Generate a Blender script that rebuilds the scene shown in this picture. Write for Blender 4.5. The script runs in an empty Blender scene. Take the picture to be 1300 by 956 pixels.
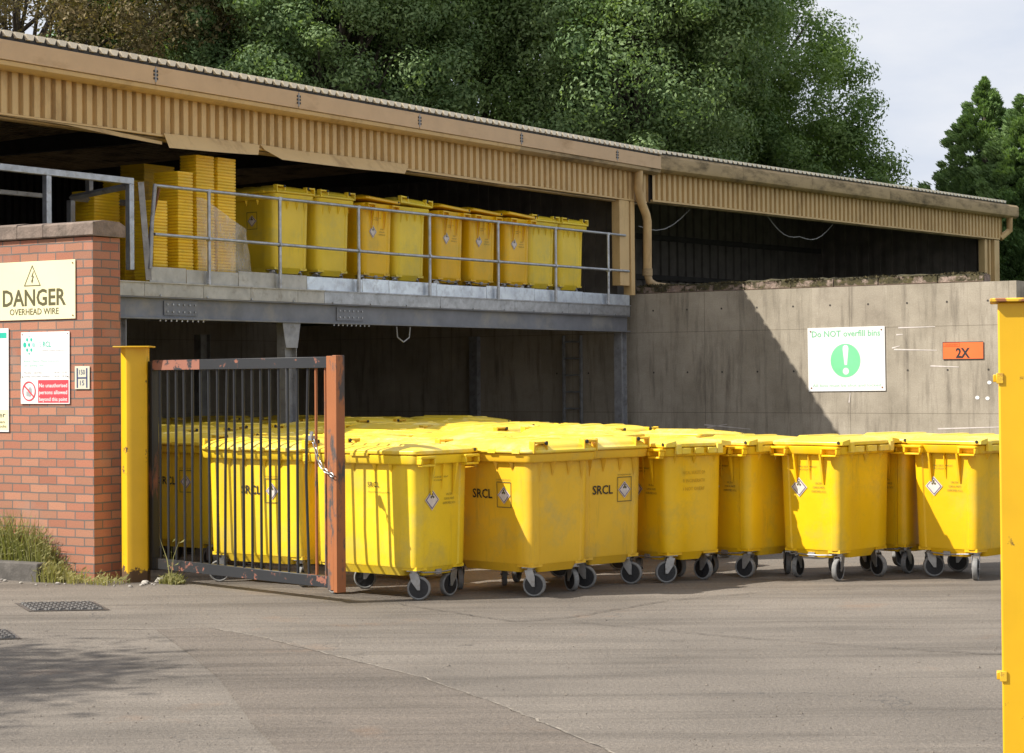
import bpy, math, random
import numpy as np
from mathutils import Matrix, Vector
random.seed(7)
R = math.radians
sc = bpy.context.scene
COL = sc.collection

# ------------------------------------------------------------------ materials
def new_mat(name):
    m = bpy.data.materials.new(name); m.use_nodes = True
    nt = m.node_tree; nt.nodes.clear()
    out = nt.nodes.new('ShaderNodeOutputMaterial'); b = nt.nodes.new('ShaderNodeBsdfPrincipled')
    nt.links.new(b.outputs[0], out.inputs[0])
    return m, nt, b
def N_(nt, t, **kw):
    n = nt.nodes.new(t)
    for k, v in kw.items():
        if k.startswith('i_'):
            n.inputs[k[2:].replace('_', ' ')].default_value = v
        else: setattr(n, k, v)
    return n
def coords(nt, kind='Object', jitter=True):
    tc = N_(nt, 'ShaderNodeTexCoord')
    if not jitter: return tc.outputs[kind]
    oi = N_(nt, 'ShaderNodeObjectInfo')
    mu = N_(nt, 'ShaderNodeMath', operation='MULTIPLY'); mu.inputs[1].default_value = 37.0
    nt.links.new(oi.outputs['Random'], mu.inputs[0])
    ad = N_(nt, 'ShaderNodeVectorMath', operation='ADD')
    nt.links.new(tc.outputs[kind], ad.inputs[0]); nt.links.new(mu.outputs[0], ad.inputs[1])
    return ad.outputs[0]
def noise(nt, co, scale, detail=4, rough=.55, stretch=None):
    if stretch:
        mp = N_(nt, 'ShaderNodeMapping'); mp.inputs['Scale'].default_value = stretch
        nt.links.new(co, mp.inputs[0]); co = mp.outputs[0]
    n = N_(nt, 'ShaderNodeTexNoise'); n.inputs['Scale'].default_value = scale
    n.inputs['Detail'].default_value = detail; n.inputs['Roughness'].default_value = rough
    nt.links.new(co, n.inputs['Vector']); return n.outputs['Fac']
def ramp(nt, fac, a, b):
    r = N_(nt, 'ShaderNodeMapRange'); r.clamp = True
    r.inputs['From Min'].default_value = a; r.inputs['From Max'].default_value = b
    nt.links.new(fac, r.inputs['Value']); return r.outputs['Result']
def mixc(nt, fac, a, b, mode='MIX'):
    m = N_(nt, 'ShaderNodeMix', data_type='RGBA', blend_type=mode)
    if isinstance(fac, (int, float)): m.inputs[0].default_value = fac
    else: nt.links.new(fac, m.inputs[0])
    for i, v in ((6, a), (7, b)):
        if isinstance(v, tuple): m.inputs[i].default_value = (*v[:3], 1)
        else: nt.links.new(v, m.inputs[i])
    return m.outputs[2]
def bump(nt, b, h, strength=.3, dist=.01, prev=None):
    n = N_(nt, 'ShaderNodeBump'); n.inputs['Strength'].default_value = strength; n.inputs['Distance'].default_value = dist
    nt.links.new(h, n.inputs['Height'])
    if prev is not None: nt.links.new(prev, n.inputs['Normal'])
    nt.links.new(n.outputs[0], b.inputs['Normal']); return n.outputs[0]
def simple(name, col, rough=.5, metal=0., var=.2, scale=5, dirt=None, dirt_lo=.55, dirt_hi=.75, dscale=9, bmp=0, bscale=60, stretch=None, spec=.5):
    m, nt, b = new_mat(name)
    co = coords(nt)
    n1 = noise(nt, co, scale, 4, .6, stretch)
    c = mixc(nt, ramp(nt, n1, .3, .7), tuple(x*(1-var) for x in col), tuple(min(1, x*(1+var*.7)) for x in col))
    if dirt:
        n2 = noise(nt, co, dscale, 6, .65, stretch)
        c = mixc(nt, ramp(nt, n2, dirt_lo, dirt_hi), c, dirt)
        rr = N_(nt, 'ShaderNodeMapRange'); rr.inputs['To Min'].default_value = rough; rr.inputs['To Max'].default_value = min(1, rough+.3)
        nt.links.new(ramp(nt, n2, dirt_lo, dirt_hi), rr.inputs['Value']); nt.links.new(rr.outputs[0], b.inputs['Roughness'])
    else: b.inputs['Roughness'].default_value = rough
    nt.links.new(c, b.inputs['Base Color'])
    b.inputs['Metallic'].default_value = metal
    b.inputs['Specular IOR Level'].default_value = spec
    if bmp: bump(nt, b, noise(nt, co, bscale, 5, .6), bmp, .01)
    return m

def plastic(name, col, scuff):
    m, nt, b = new_mat(name); co = coords(nt); oi = N_(nt, 'ShaderNodeObjectInfo')
    n1 = noise(nt, co, 1.8, 4, .55)
    c = mixc(nt, ramp(nt, n1, .3, .7), tuple(x*.90 for x in col), tuple(min(1, x*1.06) for x in col))
    c = mixc(nt, oi.outputs['Random'], c, mixc(nt, 1., c, (.95, .90, .80), 'MULTIPLY'))      # every bin faded a little differently
    n2 = noise(nt, co, 2.6, 9, .74); f2 = ramp(nt, n2, .50, .74)
    c = mixc(nt, f2, c, scuff)
    n3 = noise(nt, co, 11, 7, .72, (1, 1, .10)); f3 = ramp(nt, n3, .57, .76); mm = N_(nt, 'ShaderNodeMath', operation='MULTIPLY'); mm.inputs[1].default_value = .55
    nt.links.new(f3, mm.inputs[0]); c = mixc(nt, mm.outputs[0], c, tuple(x*.60 for x in scuff))
    n4 = noise(nt, co, 26, 5, .8, (.25, 1, 2.5)); f4 = ramp(nt, n4, .68, .74); m4 = N_(nt, 'ShaderNodeMath', operation='MULTIPLY'); m4.inputs[1].default_value = .6
    nt.links.new(f4, m4.inputs[0]); c = mixc(nt, m4.outputs[0], c, tuple(min(.9, x*1.15+.10) for x in col))
    nt.links.new(c, b.inputs['Base Color'])
    rr = N_(nt, 'ShaderNodeMapRange'); rr.inputs['To Min'].default_value = .22; rr.inputs['To Max'].default_value = .55
    nt.links.new(n2, rr.inputs['Value']); nt.links.new(rr.outputs[0], b.inputs['Roughness'])
    bump(nt, b, noise(nt, co, 4, 3, .5), .35, .015)
    return m
YA = plastic('golden_plastic', (.88, .54, .008), (.62, .43, .05))
YB = plastic('lemon_plastic', (.90, .63, .025), (.66, .50, .09))
YW = plastic('warm_golden_plastic', (.84, .51, .03), (.60, .42, .09))  # warm golden tone, less lemon
LIDY = plastic('faded_sheen_lid_plastic', (.87, .63, .05), (.82, .69, .27))  # faded, with the whitish sky sheen of the lids put into the colour
YC = plastic('dull_lemon_plastic', (.86, .66, .045), (.64, .52, .10))
TUB = plastic('tub_plastic', (.90, .60, .02), (.70, .48, .03))
def painted(name, col, chips, lo, hi, scale=7, rough=.45, stretch=None, low=None):
    m, nt, b = new_mat(name); co = coords(nt)
    n1 = noise(nt, co, 3, 4, .6)
    c = mixc(nt, ramp(nt, n1, .3, .7), tuple(x*.88 for x in col), col)
    n2 = noise(nt, co, scale, 8, .68, stretch)
    f = ramp(nt, n2, lo, hi)
    if low is not None:   # paint worn and stained at the foot
        sp = N_(nt, 'ShaderNodeSeparateXYZ'); tc = N_(nt, 'ShaderNodeTexCoord'); nt.links.new(tc.outputs['Object'], sp.inputs[0])
        zz = ramp(nt, sp.outputs['Z'], low, 0.02)
        ad = N_(nt, 'ShaderNodeMath', operation='MULTIPLY_ADD'); nt.links.new(zz, ad.inputs[0]); ad.inputs[1].default_value = .35; nt.links.new(n2, ad.inputs[2])
        f = ramp(nt, ad.outputs[0], lo, hi)
    c = mixc(nt, f, c, chips)
    nt.links.new(c, b.inputs['Base Color'])
    rr = N_(nt, 'ShaderNodeMapRange'); rr.inputs['To Min'].default_value = rough; rr.inputs['To Max'].default_value = .9
    nt.links.new(f, rr.inputs['Value']); nt.links.new(rr.outputs[0], b.inputs['Roughness'])
    bump(nt, b, f, -.4, .003)
    return m
POSTY = painted('yellow_paint', (.80, .46, .010), (.10, .055, .025), .635, .675, 7, .42, low=.16)
CAPY = painted('rust_edged_yellow_paint', (.80, .50, .03), (.30, .12, .05), .50, .56, 9, .6)
GATEBLK = painted('black_gate_paint', (.022, .024, .028), (.26, .10, .065), .60, .63, 9, .45)
GATERED = painted('flaking_red_paint', (.30, .12, .08), (.03, .03, .035), .50, .54, 7, .6)
GATEDRK = painted('rust_streaked_black_paint', (.022, .022, .024), (.22, .085, .045), .56, .64, 5, .5, (1, 1, .25))
GATEBAR = painted('black_bar_paint', (.020, .022, .026), (.25, .11, .07), .70, .74, 9, .4)
GATEORG = painted('orange_gate_paint', (.35, .12, .04), (.085, .07, .065), .53, .60, 7, .55, (1, 1, .35))
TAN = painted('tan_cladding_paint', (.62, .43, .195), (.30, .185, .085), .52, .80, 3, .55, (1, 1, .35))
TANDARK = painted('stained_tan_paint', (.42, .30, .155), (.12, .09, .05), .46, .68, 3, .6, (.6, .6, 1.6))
FASCIA = painted('fascia_paint', (.60, .405, .225), (.34, .22, .12), .56, .82, 2.2, .5, (.5, .5, 1.5))
CREAM = simple('sunlit_tone_sheet_edge', (.84, .76, .62), .5, var=.12)  # pale colour stands in for sun and sky showing at the roof edge
GALV = simple('galvanised_steel', (.46, .48, .51), .42, .75, .25, 9, dirt=(.33, .33, .32), dscale=14, bmp=.1)
GALVD = simple('dull_galvanised_steel', (.34, .345, .36), .55, .55, .25, 7, dirt=(.22, .21, .19), dscale=12)
KICKB = simple('sky_tinted_galvanised_sheet', (.72, .80, .92), .33, .65, .22, 5, dirt=(.42, .43, .46), dscale=7, dirt_lo=.5, dirt_hi=.8)  # bluish sky reflection put into the base colour
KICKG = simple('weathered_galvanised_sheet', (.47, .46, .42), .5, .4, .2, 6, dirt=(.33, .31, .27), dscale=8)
BEAM = simple('grey_beam_paint', (.20, .21, .235), .5, .35, .2, 3, dirt=(.33, .32, .29), dscale=2.2, dirt_lo=.52, dirt_hi=.72)
TYRE = simple('grey_tyre_rubber', (.215, .215, .21), .75, var=.25, scale=18, dirt=(.14, .13, .12), dscale=30)
HUB = simple('black_hub_plastic', (.018, .018, .02), .5)
ZINC = simple('zinc_caster_steel', (.42, .42, .42), .38, .8, .2, 20, dirt=(.30, .26, .2), dscale=30)
BLACK = simple('black_ink', (.02, .02, .022), .6, var=0)
DARKG = simple('dark_print', (.10, .09, .035), .6, var=0)
WHITE = simple('white_sign_sheet', (.80, .80, .79), .4, var=.04, scale=2)
OFFW = simple('aged_white_label', (.66, .60, .56), .5, var=.15, scale=20)
CREAMS = simple('cream_sign_sheet', (.86, .80, .50), .45, var=.05, scale=2)
LILAC = simple('label_purple', (.16, .12, .20), .5, var=.1)
GREEN = simple('sign_green', (.20, .66, .33), .45, var=.1, scale=4)
PALEG = simple('sun_faded_green', (.20, .52, .30), .5, var=.06)
PALEG2 = simple('very_faded_green', (.36, .60, .44), .5, var=.06)
TEAL = simple('teal_print', (.02, .50, .36), .45, var=.1)
TEALP = simple('pale_teal_print', (.35, .68, .58), .45, var=.1)
GREYP = simple('grey_print', (.38, .38, .38), .5, var=.1)
RED = simple('red_print', (.78, .06, .08), .45, var=.1)
ORANGE = simple('orange_sign_sheet', (.86, .17, .045), .45, var=.06)
DRED = simple('dark_orange_print', (.55, .07, .02), .45, var=.05)
NAVY = simple('navy_print', (.03, .04, .13), .5, var=.1)
PLATEC = simple('pale_plate', (.62, .60, .47), .5, var=.1)
RUST = simple('rusty_steel', (.20, .085, .035), .85, .1, .5, 25, bmp=.5)
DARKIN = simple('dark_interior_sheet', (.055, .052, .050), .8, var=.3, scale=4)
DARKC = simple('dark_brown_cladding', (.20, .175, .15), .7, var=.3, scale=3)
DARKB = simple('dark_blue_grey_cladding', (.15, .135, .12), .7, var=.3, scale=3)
CABLE = simple('grey_cable', (.30, .30, .30), .6)
IRON = simple('cast_iron', (.13, .125, .12), .5, .5, .3, 20, bmp=.2)

def brick_mat():
    m, nt, b = new_mat('red_brick')
    co = coords(nt, 'UV', False)
    nz = N_(nt, 'ShaderNodeTexNoise'); nz.inputs['Scale'].default_value = 7; nt.links.new(co, nz.inputs['Vector'])
    vm = N_(nt, 'ShaderNodeVectorMath', operation='SCALE'); vm.inputs['Scale'].default_value = .012
    nt.links.new(nz.outputs['Color'], vm.inputs[0])
    ad = N_(nt, 'ShaderNodeVectorMath', operation='ADD'); nt.links.new(co, ad.inputs[0]); nt.links.new(vm.outputs[0], ad.inputs[1])
    br = N_(nt, 'ShaderNodeTexBrick'); br.offset = .5; br.inputs['Scale'].default_value = 1
    br.inputs['Brick Width'].default_value = .225; br.inputs['Row Height'].default_value = .0775
    br.inputs['Mortar Size'].default_value = .0075; br.inputs['Mortar Smooth'].default_value = .25; br.inputs['Bias'].default_value = -.15
    br.inputs['Color1'].default_value = (.40, .165, .105, 1); br.inputs['Color2'].default_value = (.43, .225, .145, 1)
    br.inputs['Mortar'].default_value = (.15, .135, .125, 1)
    nt.links.new(ad.outputs[0], br.inputs['Vector'])
    # second brick layer with same grid supplies a different random tint
    br2 = N_(nt, 'ShaderNodeTexBrick'); br2.offset = .5; br2.inputs['Scale'].default_value = 1
    br2.inputs['Brick Width'].default_value = .225; br2.inputs['Row Height'].default_value = .0775; br2.inputs['Mortar Size'].default_value = 0
    br2.inputs['Color1'].default_value = (.82, .82, .82, 1); br2.inputs['Color2'].default_value = (1.12, 1.1, 1.08, 1); br2.inputs['Bias'].default_value = .1
    of = N_(nt, 'ShaderNodeVectorMath', operation='ADD'); of.inputs[1].default_value = (22.5, 7.75*2, 0)
    nt.links.new(ad.outputs[0], of.inputs[0]); nt.links.new(of.outputs[0], br2.inputs['Vector'])
    c = mixc(nt, 1., br.outputs['Color'], br2.outputs['Color'], 'MULTIPLY')
    n1 = noise(nt, co, 90, 5, .7); c = mixc(nt, ramp(nt, n1, .25, .8), mixc(nt, 1., c, (.72, .70, .68), 'MULTIPLY'), mixc(nt, 1., c, (1.15, 1.12, 1.1), 'MULTIPLY'))
    n2 = noise(nt, co, 1.3, 5, .6); c = mixc(nt, ramp(nt, n2, .56, .82), c, (.30, .235, .20))
    nt.links.new(c, b.inputs['Base Color']); b.inputs['Roughness'].default_value = .9
    p = bump(nt, b, br.outputs['Fac'], -.9, .008); bump(nt, b, n1, .35, .004, p)
    return m
BRICK = brick_mat()
COPE = simple('weathered_coping_concrete', (.215, .165, .135), .92, var=.4, scale=6, dirt=(.09, .075, .06), dscale=5, dirt_lo=.5, dirt_hi=.7, bmp=.8, bscale=35)
KERB = simple('dark_kerb_concrete', (.11, .10, .09), .92, var=.4, scale=6, bmp=.7, bscale=40)
STONE = simple('pale_rubble', (.40, .37, .33), .9, var=.4, scale=9, bmp=.6)
GRIT = simple('dull_grit', (.17, .145, .12), .95, var=.6, scale=30)
def moss_mat():
    m, nt, b = new_mat('mossy_stone'); co = coords(nt)
    n1 = noise(nt, co, 4, 7, .7); n2 = noise(nt, co, 14, 6, .7)
    sp = N_(nt, 'ShaderNodeSeparateXYZ'); tc = N_(nt, 'ShaderNodeTexCoord'); nt.links.new(tc.outputs['Normal'], sp.inputs[0])
    ma = N_(nt, 'ShaderNodeMath', operation='MULTIPLY_ADD'); nt.links.new(sp.outputs['Z'], ma.inputs[0]); ma.inputs[1].default_value = .25; nt.links.new(n1, ma.inputs[2])
    base = mixc(nt, ramp(nt, n2, .35, .65), (.34, .26, .21), (.18, .13, .11))
    moss = mixc(nt, ramp(nt, n2, .4, .7), (.035, .03, .015), (.10, .085, .03))
    c = mixc(nt, ramp(nt, ma.outputs[0], .47, .55), base, moss)
    nt.links.new(c, b.inputs['Base Color']); b.inputs['Roughness'].default_value = .95
    bump(nt, b, n2, 1, .03); return m
MOSSY = moss_mat()
MOSSD = simple('dark_moss', (.070, .058, .024), 1, var=.6, scale=9)
def concrete_wall_mat():
    m, nt, b = new_mat('board_marked_concrete'); co = coords(nt, 'UV', False)
    n1 = noise(nt, co, 1.1, 7, .65); c = mixc(nt, ramp(nt, n1, .3, .7), (.30, .262, .205), (.50, .445, .365))
    n2 = noise(nt, co, 3.0, 6, .65, (2.6, .28, 1)); f = ramp(nt, n2, .50, .72); mm = N_(nt, 'ShaderNodeMath', operation='MULTIPLY'); mm.inputs[1].default_value = .85
    nt.links.new(f, mm.inputs[0]); c = mixc(nt, mm.outputs[0], c, (.165, .14, .11))
    n8 = noise(nt, co, .55, 8, .68); c = mixc(nt, ramp(nt, n8, .56, .70), c, (.24, .205, .16))
    n9 = noise(nt, co, 16, 6, .8); c = mixc(nt, ramp(nt, n9, .66, .72), c, (.13, .11, .09))
    n5 = noise(nt, co, 5.0, 6, .7, (2.0, .35, 1)); c = mixc(nt, ramp(nt, n5, .62, .80), c, (.54, .49, .41))
    n3 = noise(nt, co, 55, 6, .75); c = mixc(nt, ramp(nt, n3, .3, .75), mixc(nt, 1., c, (.80, .79, .77), 'MULTIPLY'), mixc(nt, 1., c, (1.12, 1.12, 1.12), 'MULTIPLY'))
    br = N_(nt, 'ShaderNodeTexBrick'); br.offset = 0; br.inputs['Scale'].default_value = 1
    br.inputs['Brick Width'].default_value = 2.44; br.inputs['Row Height'].default_value = 1.235; br.inputs['Mortar Size'].default_value = .006; br.inputs['Mortar Smooth'].default_value = .6
    br.inputs['Color1'].default_value = (1, 1, 1, 1); br.inputs['Color2'].default_value = (.93, .93, .92, 1); br.inputs['Mortar'].default_value = (.55, .53, .5, 1)
    of = N_(nt, 'ShaderNodeVectorMath', operation='ADD'); of.inputs[1].default_value = (-1.22+24.4, 12.35+.03, 0); nt.links.new(co, of.inputs[0]); nt.links.new(of.outputs[0], br.inputs['Vector'])
    c = mixc(nt, 1., c, br.outputs['Color'], 'MULTIPLY')
    # plank-width shuttering lines
    br2 = N_(nt, 'ShaderNodeTexBrick'); br2.offset = 0; br2.inputs['Scale'].default_value = 1
    br2.inputs['Brick Width'].default_value = .61; br2.inputs['Row Height'].default_value = 40; br2.inputs['Mortar Size'].default_value = .003
    br2.inputs['Color1'].default_value = (1, 1, 1, 1); br2.inputs['Color2'].default_value = (.9, .9, .89, 1); br2.inputs['Mortar'].default_value = (.8, .8, .78, 1)
    nt.links.new(of.outputs[0], br2.inputs['Vector']); c = mixc(nt, 1., c, br2.outputs['Color'], 'MULTIPLY')
    vo = N_(nt, 'ShaderNodeTexVoronoi', feature='DISTANCE_TO_EDGE'); vo.inputs['Scale'].default_value = .9
    nt.links.new(co, vo.inputs['Vector'])
    nt.links.new(c, b.inputs['Base Color']); b.inputs['Roughness'].default_value = .88
    p = bump(nt, b, br.outputs['Fac'], -.6, .01); bump(nt, b, n3, .4, .006, p); return m
CONC = concrete_wall_mat()
def ground_mat(name, c1, c2, cdark, cracks=True, big=.35):
    m, nt, b = new_mat(name); co = coords(nt, 'Object', False)
    n1 = noise(nt, co, big, 6, .62); c = mixc(nt, ramp(nt, n1, .32, .68), c1, c2)
    n2 = noise(nt, co, 1.1, 5, .6, (.35, 1.6, 1)); f = ramp(nt, n2, .52, .74); mm = N_(nt, 'ShaderNodeMath', operation='MULTIPLY'); mm.inputs[1].default_value = .6
    nt.links.new(f, mm.inputs[0]); c = mixc(nt, mm.outputs[0], c, cdark)
    n3 = noise(nt, co, 42, 4, .75); c = mixc(nt, ramp(nt, n3, .28, .72), mixc(nt, 1., c, (.62, .61, .60), 'MULTIPLY'), mixc(nt, 1., c, (1.30, 1.30, 1.28), 'MULTIPLY'))
    vs = N_(nt, 'ShaderNodeTexVoronoi'); vs.inputs['Scale'].default_value = 60; nt.links.new(co, vs.inputs['Vector'])
    c = mixc(nt, ramp(nt, vs.outputs['Distance'], .22, .10), c, mixc(nt, 1., c, (1.45, 1.42, 1.38), 'MULTIPLY'))
    nS = noise(nt, co, 1.0, 6, .7, (.18, 2.6, 1)); c = mixc(nt, ramp(nt, nS, .48, .62), c, mixc(nt, 1., c, (.72, .715, .71), 'MULTIPLY')); nT = noise(nt, co, .8, 6, .7, (.25, 3.1, 1)); c = mixc(nt, ramp(nt, nT, .56, .70), c, mixc(nt, 1., c, (1.30, 1.28, 1.26), 'MULTIPLY'))
    n6 = noise(nt, co, 2.3, 7, .7); c = mixc(nt, ramp(nt, n6, .64, .74), c, tuple(x*.55 for x in cdark))
    n7 = noise(nt, co, .9, 5, .6); f7 = ramp(nt, n7, .62, .74); m7 = N_(nt, 'ShaderNodeMath', operation='MULTIPLY'); m7.inputs[1].default_value = .45
    nt.links.new(f7, m7.inputs[0]); c = mixc(nt, m7.outputs[0], c, (.26, .15, .085))
    h = n3
    if cracks:
        wn = N_(nt, 'ShaderNodeTexNoise'); wn.inputs['Scale'].default_value = 1.6; wn.inputs['Detail'].default_value = 6; nt.links.new(co, wn.inputs['Vector'])
        sc_ = N_(nt, 'ShaderNodeVectorMath', operation='SCALE'); sc_.inputs['Scale'].default_value = .9; nt.links.new(wn.outputs['Color'], sc_.inputs[0])
        ad = N_(nt, 'ShaderNodeVectorMath', operation='ADD'); nt.links.new(co, ad.inputs[0]); nt.links.new(sc_.outputs[0], ad.inputs[1])
        vo = N_(nt, 'ShaderNodeTexVoronoi', feature='DISTANCE_TO_EDGE'); vo.inputs['Scale'].default_value = .33; nt.links.new(ad.outputs[0], vo.inputs['Vector'])
        f = ramp(nt, vo.outputs['Distance'], .0022, .0008); fm_ = N_(nt, 'ShaderNodeMath', operation='MULTIPLY'); nt.links.new(f, fm_.inputs[0]); nt.links.new(ramp(nt, noise(nt, co, .5, 2, .5), .52, .6), fm_.inputs[1]); c = mixc(nt, fm_.outputs[0], c, (.10, .09, .08))
    nt.links.new(c, b.inputs['Base Color']); b.inputs['Roughness'].default_value = .9
    p = bump(nt, b, n3, .9, .018); bump(nt, b, noise(nt, co, 160, 3, .6), .4, .004, p)
    return m
GROUND = ground_mat('worn_yard_asphalt', (.148, .128, .109), (.236, .206, .175), (.104, .091, .078))
PATCH = ground_mat('smooth_repair_asphalt', (.140, .118, .098), (.190, .160, .134), (.09, .076, .065), False)
SEAM = simple('pale_joint_mortar', (.235, .205, .17), .95, var=.5, scale=14, bmp=.8, bscale=50)
DIRT = simple('dry_dirt', (.21, .165, .115), 1, var=.5, scale=12, dirt=(.36, .30, .22), dscale=25, bmp=1, bscale=40)
TERRA = simple('rough_grass_ground', (.07, .085, .03), 1, var=.4, scale=2, bmp=.6)

def leaf_mat(name, c1, c2, trans=.35):
    m = bpy.data.materials.new(name); m.use_nodes = True; nt = m.node_tree; nt.nodes.clear()
    out = nt.nodes.new('ShaderNodeOutputMaterial')
    g = N_(nt, 'ShaderNodeNewGeometry'); co = coords(nt, 'Object', False)
    n = noise(nt, co, .55, 3, .6)
    ad = N_(nt, 'ShaderNodeMath', operation='MULTIPLY_ADD'); nt.links.new(g.outputs['Random Per Island'], ad.inputs[0]); ad.inputs[1].default_value = .28; nt.links.new(n, ad.inputs[2])
    c = mixc(nt, ramp(nt, ad.outputs[0], .36, .88), c1, c2)
    d = N_(nt, 'ShaderNodeBsdfPrincipled'); d.inputs['Roughness'].default_value = .62; d.inputs['Specular IOR Level'].default_value = .25
    t = N_(nt, 'ShaderNodeBsdfTranslucent'); nt.links.new(c, d.inputs['Base Color'])
    tc = mixc(nt, 1., c, (1.25, 1.35, .5), 'MULTIPLY'); nt.links.new(tc, t.inputs['Color'])
    mx = N_(nt, 'ShaderNodeMixShader'); mx.inputs[0].default_value = trans
    nt.links.new(d.outputs[0], mx.inputs[1]); nt.links.new(t.outputs[0], mx.inputs[2]); nt.links.new(mx.outputs[0], out.inputs[0])
    return m
LF_G = leaf_mat('green_leaves', (.085, .160, .060), (.23, .335, .12))
LF_G2 = leaf_mat('grey_green_leaves', (.100, .175, .075), (.28, .37, .165))
LF_B = leaf_mat('bronze_leaves', (.085, .090, .042), (.24, .18, .085), .25)
LF_O = leaf_mat('olive_leaves', (.085, .155, .055), (.25, .345, .12))
LF_C = leaf_mat('conifer_sprays', (.080, .155, .060), (.24, .35, .13), .25)
LF_W = leaf_mat('weed_blades', (.15, .17, .05), (.42, .38, .17), .35)
BARK = simple('grey_bark', (.075, .062, .048), .95, var=.4, scale=6, bmp=.6)

def wrap_mat():
    m, nt, b = new_mat('clear_stretch_wrap'); co = coords(nt)
    b.inputs['Base Color'].default_value = (.80, .76, .70, 1); b.inputs['Roughness'].default_value = .25
    n = noise(nt, co, 9, 6, .7, (1, 1, .4)); mr = N_(nt, 'ShaderNodeMapRange'); mr.inputs['To Min'].default_value = -.15; mr.inputs['To Max'].default_value = .75
    nt.links.new(n, mr.inputs['Value']); nt.links.new(mr.outputs[0], b.inputs['Alpha']); bump(nt, b, n, .8, .03); return m
WRAP = wrap_mat()

# ------------------------------------------------------------------ mesh builder
TEXT_CACHE = {}
def text_mesh(s, size=1., bold=0.):
    k = (s, bold)
    if k not in TEXT_CACHE:
        cu = bpy.data.curves.new('t', 'FONT'); cu.body = s; cu.size = 1; cu.resolution_u = 2; cu.offset = bold; cu.align_x = 'CENTER'
        o = bpy.data.objects.new('t', cu); COL.objects.link(o)
        dg = bpy.context.evaluated_depsgraph_get(); dg.update()
        me = bpy.data.meshes.new_from_object(o.evaluated_get(dg))
        V = [tuple(v.co) for v in me.vertices]; Fc = [tuple(p.vertices) for p in me.polygons]
        bpy.data.objects.remove(o); bpy.data.meshes.remove(me); bpy.data.curves.remove(cu)
        xs = [v[0] for v in V]; ys = [v[1] for v in V]
        TEXT_CACHE[k] = (V, Fc, max(xs)-min(xs), (max(xs)+min(xs))/2, (max(ys)+min(ys))/2, max(ys)-min(ys))
    return TEXT_CACHE[k]

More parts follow.
